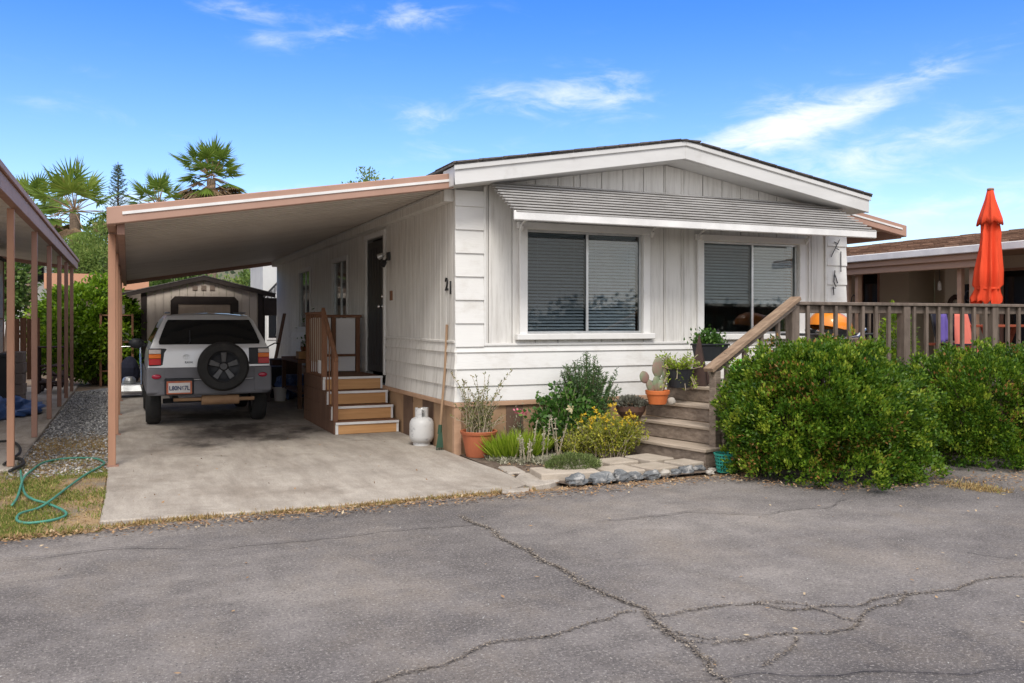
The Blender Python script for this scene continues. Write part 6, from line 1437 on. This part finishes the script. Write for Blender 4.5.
# ------------------------------------------------------------------ sky, sun, camera
SUN_EL, SUN_AZ = R(49), math.atan2(-.30,-.95)          # azimuth from +Y towards +X
w = bpy.data.worlds.new('World'); scn.world = w; w.use_nodes = True; nt = w.node_tree
bg = nt.nodes['Background']
sky = nt.nodes.new('ShaderNodeTexSky'); sky.sky_type = 'NISHITA'; sky.sun_disc = False; sky.sun_elevation = SUN_EL; sky.sun_rotation = SUN_AZ
sky.air_density = 1.0; sky.dust_density = .6; sky.ozone_density = 2.2; sky.altitude = 100
tc = nt.nodes.new('ShaderNodeTexCoord'); sp_ = nt.nodes.new('ShaderNodeSeparateXYZ'); nt.links.new(tc.outputs['Generated'], sp_.inputs[0])
def mth(op, a, b=None, c=None, clamp=False):
    n = nt.nodes.new('ShaderNodeMath'); n.operation = op; n.use_clamp = clamp
    for i, v in enumerate((a,b,c)):
        if v is None: continue
        if isinstance(v, bpy.types.NodeSocket): nt.links.new(v, n.inputs[i])
        else: n.inputs[i].default_value = v
    return n.outputs[0]
az = mth('ARCTAN2', sp_.outputs[0], sp_.outputs[1]); el = mth('ARCSINE', sp_.outputs[2])
cmb = nt.nodes.new('ShaderNodeCombineXYZ'); nt.links.new(az, cmb.inputs[0]); nt.links.new(el, cmb.inputs[1])
def cloud_noise(scale, stretch, rot, detail, dist=.4, seed=0.0):
    mp = nt.nodes.new('ShaderNodeMapping'); mp.inputs['Rotation'].default_value = (0,0,R(rot)); mp.inputs['Scale'].default_value = (stretch[0],stretch[1],1); mp.inputs['Location'].default_value = (seed,seed*.7,seed)
    nt.links.new(cmb.outputs[0], mp.inputs['Vector']); n = nt.nodes.new('ShaderNodeTexNoise'); n.inputs['Scale'].default_value = scale; n.inputs['Detail'].default_value = detail; n.inputs['Roughness'].default_value = .62; n.inputs['Distortion'].default_value = dist
    nt.links.new(mp.outputs['Vector'], n.inputs['Vector']); return n.outputs['Fac']
def sstep(v, lo, hi):
    n = nt.nodes.new('ShaderNodeMapRange'); n.interpolation_type = 'SMOOTHSTEP'; n.inputs['From Min'].default_value = lo; n.inputs['From Max'].default_value = hi; nt.links.new(v, n.inputs['Value']); return n.outputs[0]
def blob_mask(a0, e0, ra, re, tilt=0.0):
    da = mth('SUBTRACT', az, a0); de = mth('SUBTRACT', mth('SUBTRACT', el, e0), mth('MULTIPLY', da, tilt))
    q = mth('ADD', mth('POWER', mth('DIVIDE', da, ra), 2.0), mth('POWER', mth('DIVIDE', de, re), 2.0))
    return mth('EXPONENT', mth('MULTIPLY', q, -1.0))
wisp = cloud_noise(9, (1.0,3.6), 14, 11, 1.1)
fine_ = cloud_noise(22, (1.0,2.4), 12, 8, .5, 3.1)
tex = mth('ADD', mth('MULTIPLY', wisp, .65), mth('MULTIPLY', fine_, .35))
BL = [(0.701, 0.2129, 0.0973, 0.0297, 0.22, 0.95), (0.8125, 0.234, 0.1259, 0.0183, 0.35, 0.6), (0.3148, 0.2261, 0.0458, 0.0183, -0.1, 0.55), (0.3888, 0.2562, 0.0389, 0.0149, 0.2, 0.5), (0.1227, 0.3275, 0.0686, 0.0137, 0, 0.55), (0.1439, 0.3015, 0.0252, 0.0103, 0, 0.5), (0.2142, 0.3104, 0.04, 0.0114, 0.25, 0.5), (0.2978, 0.3337, 0.0629, 0.0149, 0.1, 0.65), (0.0019, 0.2117, 0.0572, 0.0103, -0.25, 0.35), (-0.0633, 0.2583, 0.0458, 0.0103, -0.1, 0.3), (-0.09, 0.2189, 0.0458, 0.0092, -0.15, 0.35), (0.4689, 0.2537, 0.0801, 0.0252, 0.2, 0.6), (0.5369, 0.2469, 0.0572, 0.0229, 0.1, 0.55), (0.366, 0.1831, 0.103, 0.0229, 0, 0.4), (0.8222, 0.1787, 0.1487, 0.0252, 0.18, 0.6), (0.8877, 0.1186, 0.1259, 0.016, 0.05, 0.45), (0.1439, 0.1445, 0.103, 0.016, 0, 0.35), (-0.0171, 0.1261, 0.0686, 0.016, 0, 0.6)]
tot = None
for (a0,e0,ra,re,tl,amp) in BL:
    q = mth('MULTIPLY', blob_mask(a0,e0,ra,re,tl), amp); tot = q if tot is None else mth('ADD', tot, q)
band = mth('MULTIPLY', mth('MULTIPLY', sstep(el, .26, .08), sstep(az, .2, .95)), .22)           # thin streaks low in the right hand sky
band2 = mth('MULTIPLY', sstep(el, .20, .04), .14)
dens = mth('ADD', mth('ADD', tot, band), band2)
cl = mth('MULTIPLY', sstep(mth('ADD', tex, mth('MULTIPLY', dens, .30)), .53, .90), mth('MINIMUM', mth('ADD', dens, .05), 1.0), clamp=True)
veil = mth('MULTIPLY', sstep(el, .36, .02), .26)
hs = nt.nodes.new('ShaderNodeHueSaturation'); hs.inputs['Saturation'].default_value = 1.42; hs.inputs['Hue'].default_value = .519; hs.inputs['Value'].default_value = 1.62
nt.links.new(sky.outputs[0], hs.inputs['Color'])
mv = nt.nodes.new('ShaderNodeMix'); mv.data_type = 'RGBA'; nt.links.new(veil, mv.inputs[0]); nt.links.new(hs.outputs[0], mv.inputs[6]); mv.inputs[7].default_value = (4.6,5.6,8.2,1)
mc = nt.nodes.new('ShaderNodeMix'); mc.data_type = 'RGBA'; nt.links.new(cl, mc.inputs[0]); nt.links.new(mv.outputs[2], mc.inputs[6]); mc.inputs[7].default_value = (7.2,7.6,8.2,1)
# unseen bright overcast overhead and behind the camera, added as neutral fill light
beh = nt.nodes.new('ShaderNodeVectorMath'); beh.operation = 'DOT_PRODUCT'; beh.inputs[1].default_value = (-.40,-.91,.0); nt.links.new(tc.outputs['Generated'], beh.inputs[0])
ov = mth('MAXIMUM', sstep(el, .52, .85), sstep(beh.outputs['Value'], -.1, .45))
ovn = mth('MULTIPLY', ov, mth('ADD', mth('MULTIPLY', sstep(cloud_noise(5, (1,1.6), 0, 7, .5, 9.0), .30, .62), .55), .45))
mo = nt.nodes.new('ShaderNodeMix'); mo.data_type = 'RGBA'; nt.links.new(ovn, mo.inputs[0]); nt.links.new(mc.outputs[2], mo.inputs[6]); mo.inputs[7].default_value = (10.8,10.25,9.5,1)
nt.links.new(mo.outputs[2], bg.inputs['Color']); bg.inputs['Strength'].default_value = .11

sd = bpy.data.lights.new('sun', 'SUN'); sd.energy = 1.9; sd.angle = R(18); sd.color = (1.0,.955,.89)
so = bpy.data.objects.new('sun', sd); COL.objects.link(so)
dv = Vector((math.sin(SUN_AZ)*math.cos(SUN_EL), math.cos(SUN_AZ)*math.cos(SUN_EL), math.sin(SUN_EL)))
so.rotation_euler = dv.to_track_quat('Z','Y').to_euler(); so.location = dv*60

cd = bpy.data.cameras.new('camera'); cd.sensor_width = 36; cd.lens = 874/1024*36; cd.shift_y = -(341.5-322)/1024; cd.clip_end = 2000; cd.clip_start = .05
co = bpy.data.objects.new('camera', cd); COL.objects.link(co); co.location = (0,0,1.55); co.rotation_euler = (R(90),0,-R(23.72)); scn.camera = co
scn.view_settings.view_transform = 'Standard'; scn.view_settings.look = 'None'; scn.view_settings.gamma = 1; scn.view_settings.use_curve_mapping = False
scn.view_settings.exposure = 0.45
scn.render.engine = 'CYCLES'; scn.cycles.use_denoising = True
scn.cycles.max_bounces = 8; scn.cycles.transparent_max_bounces = 16
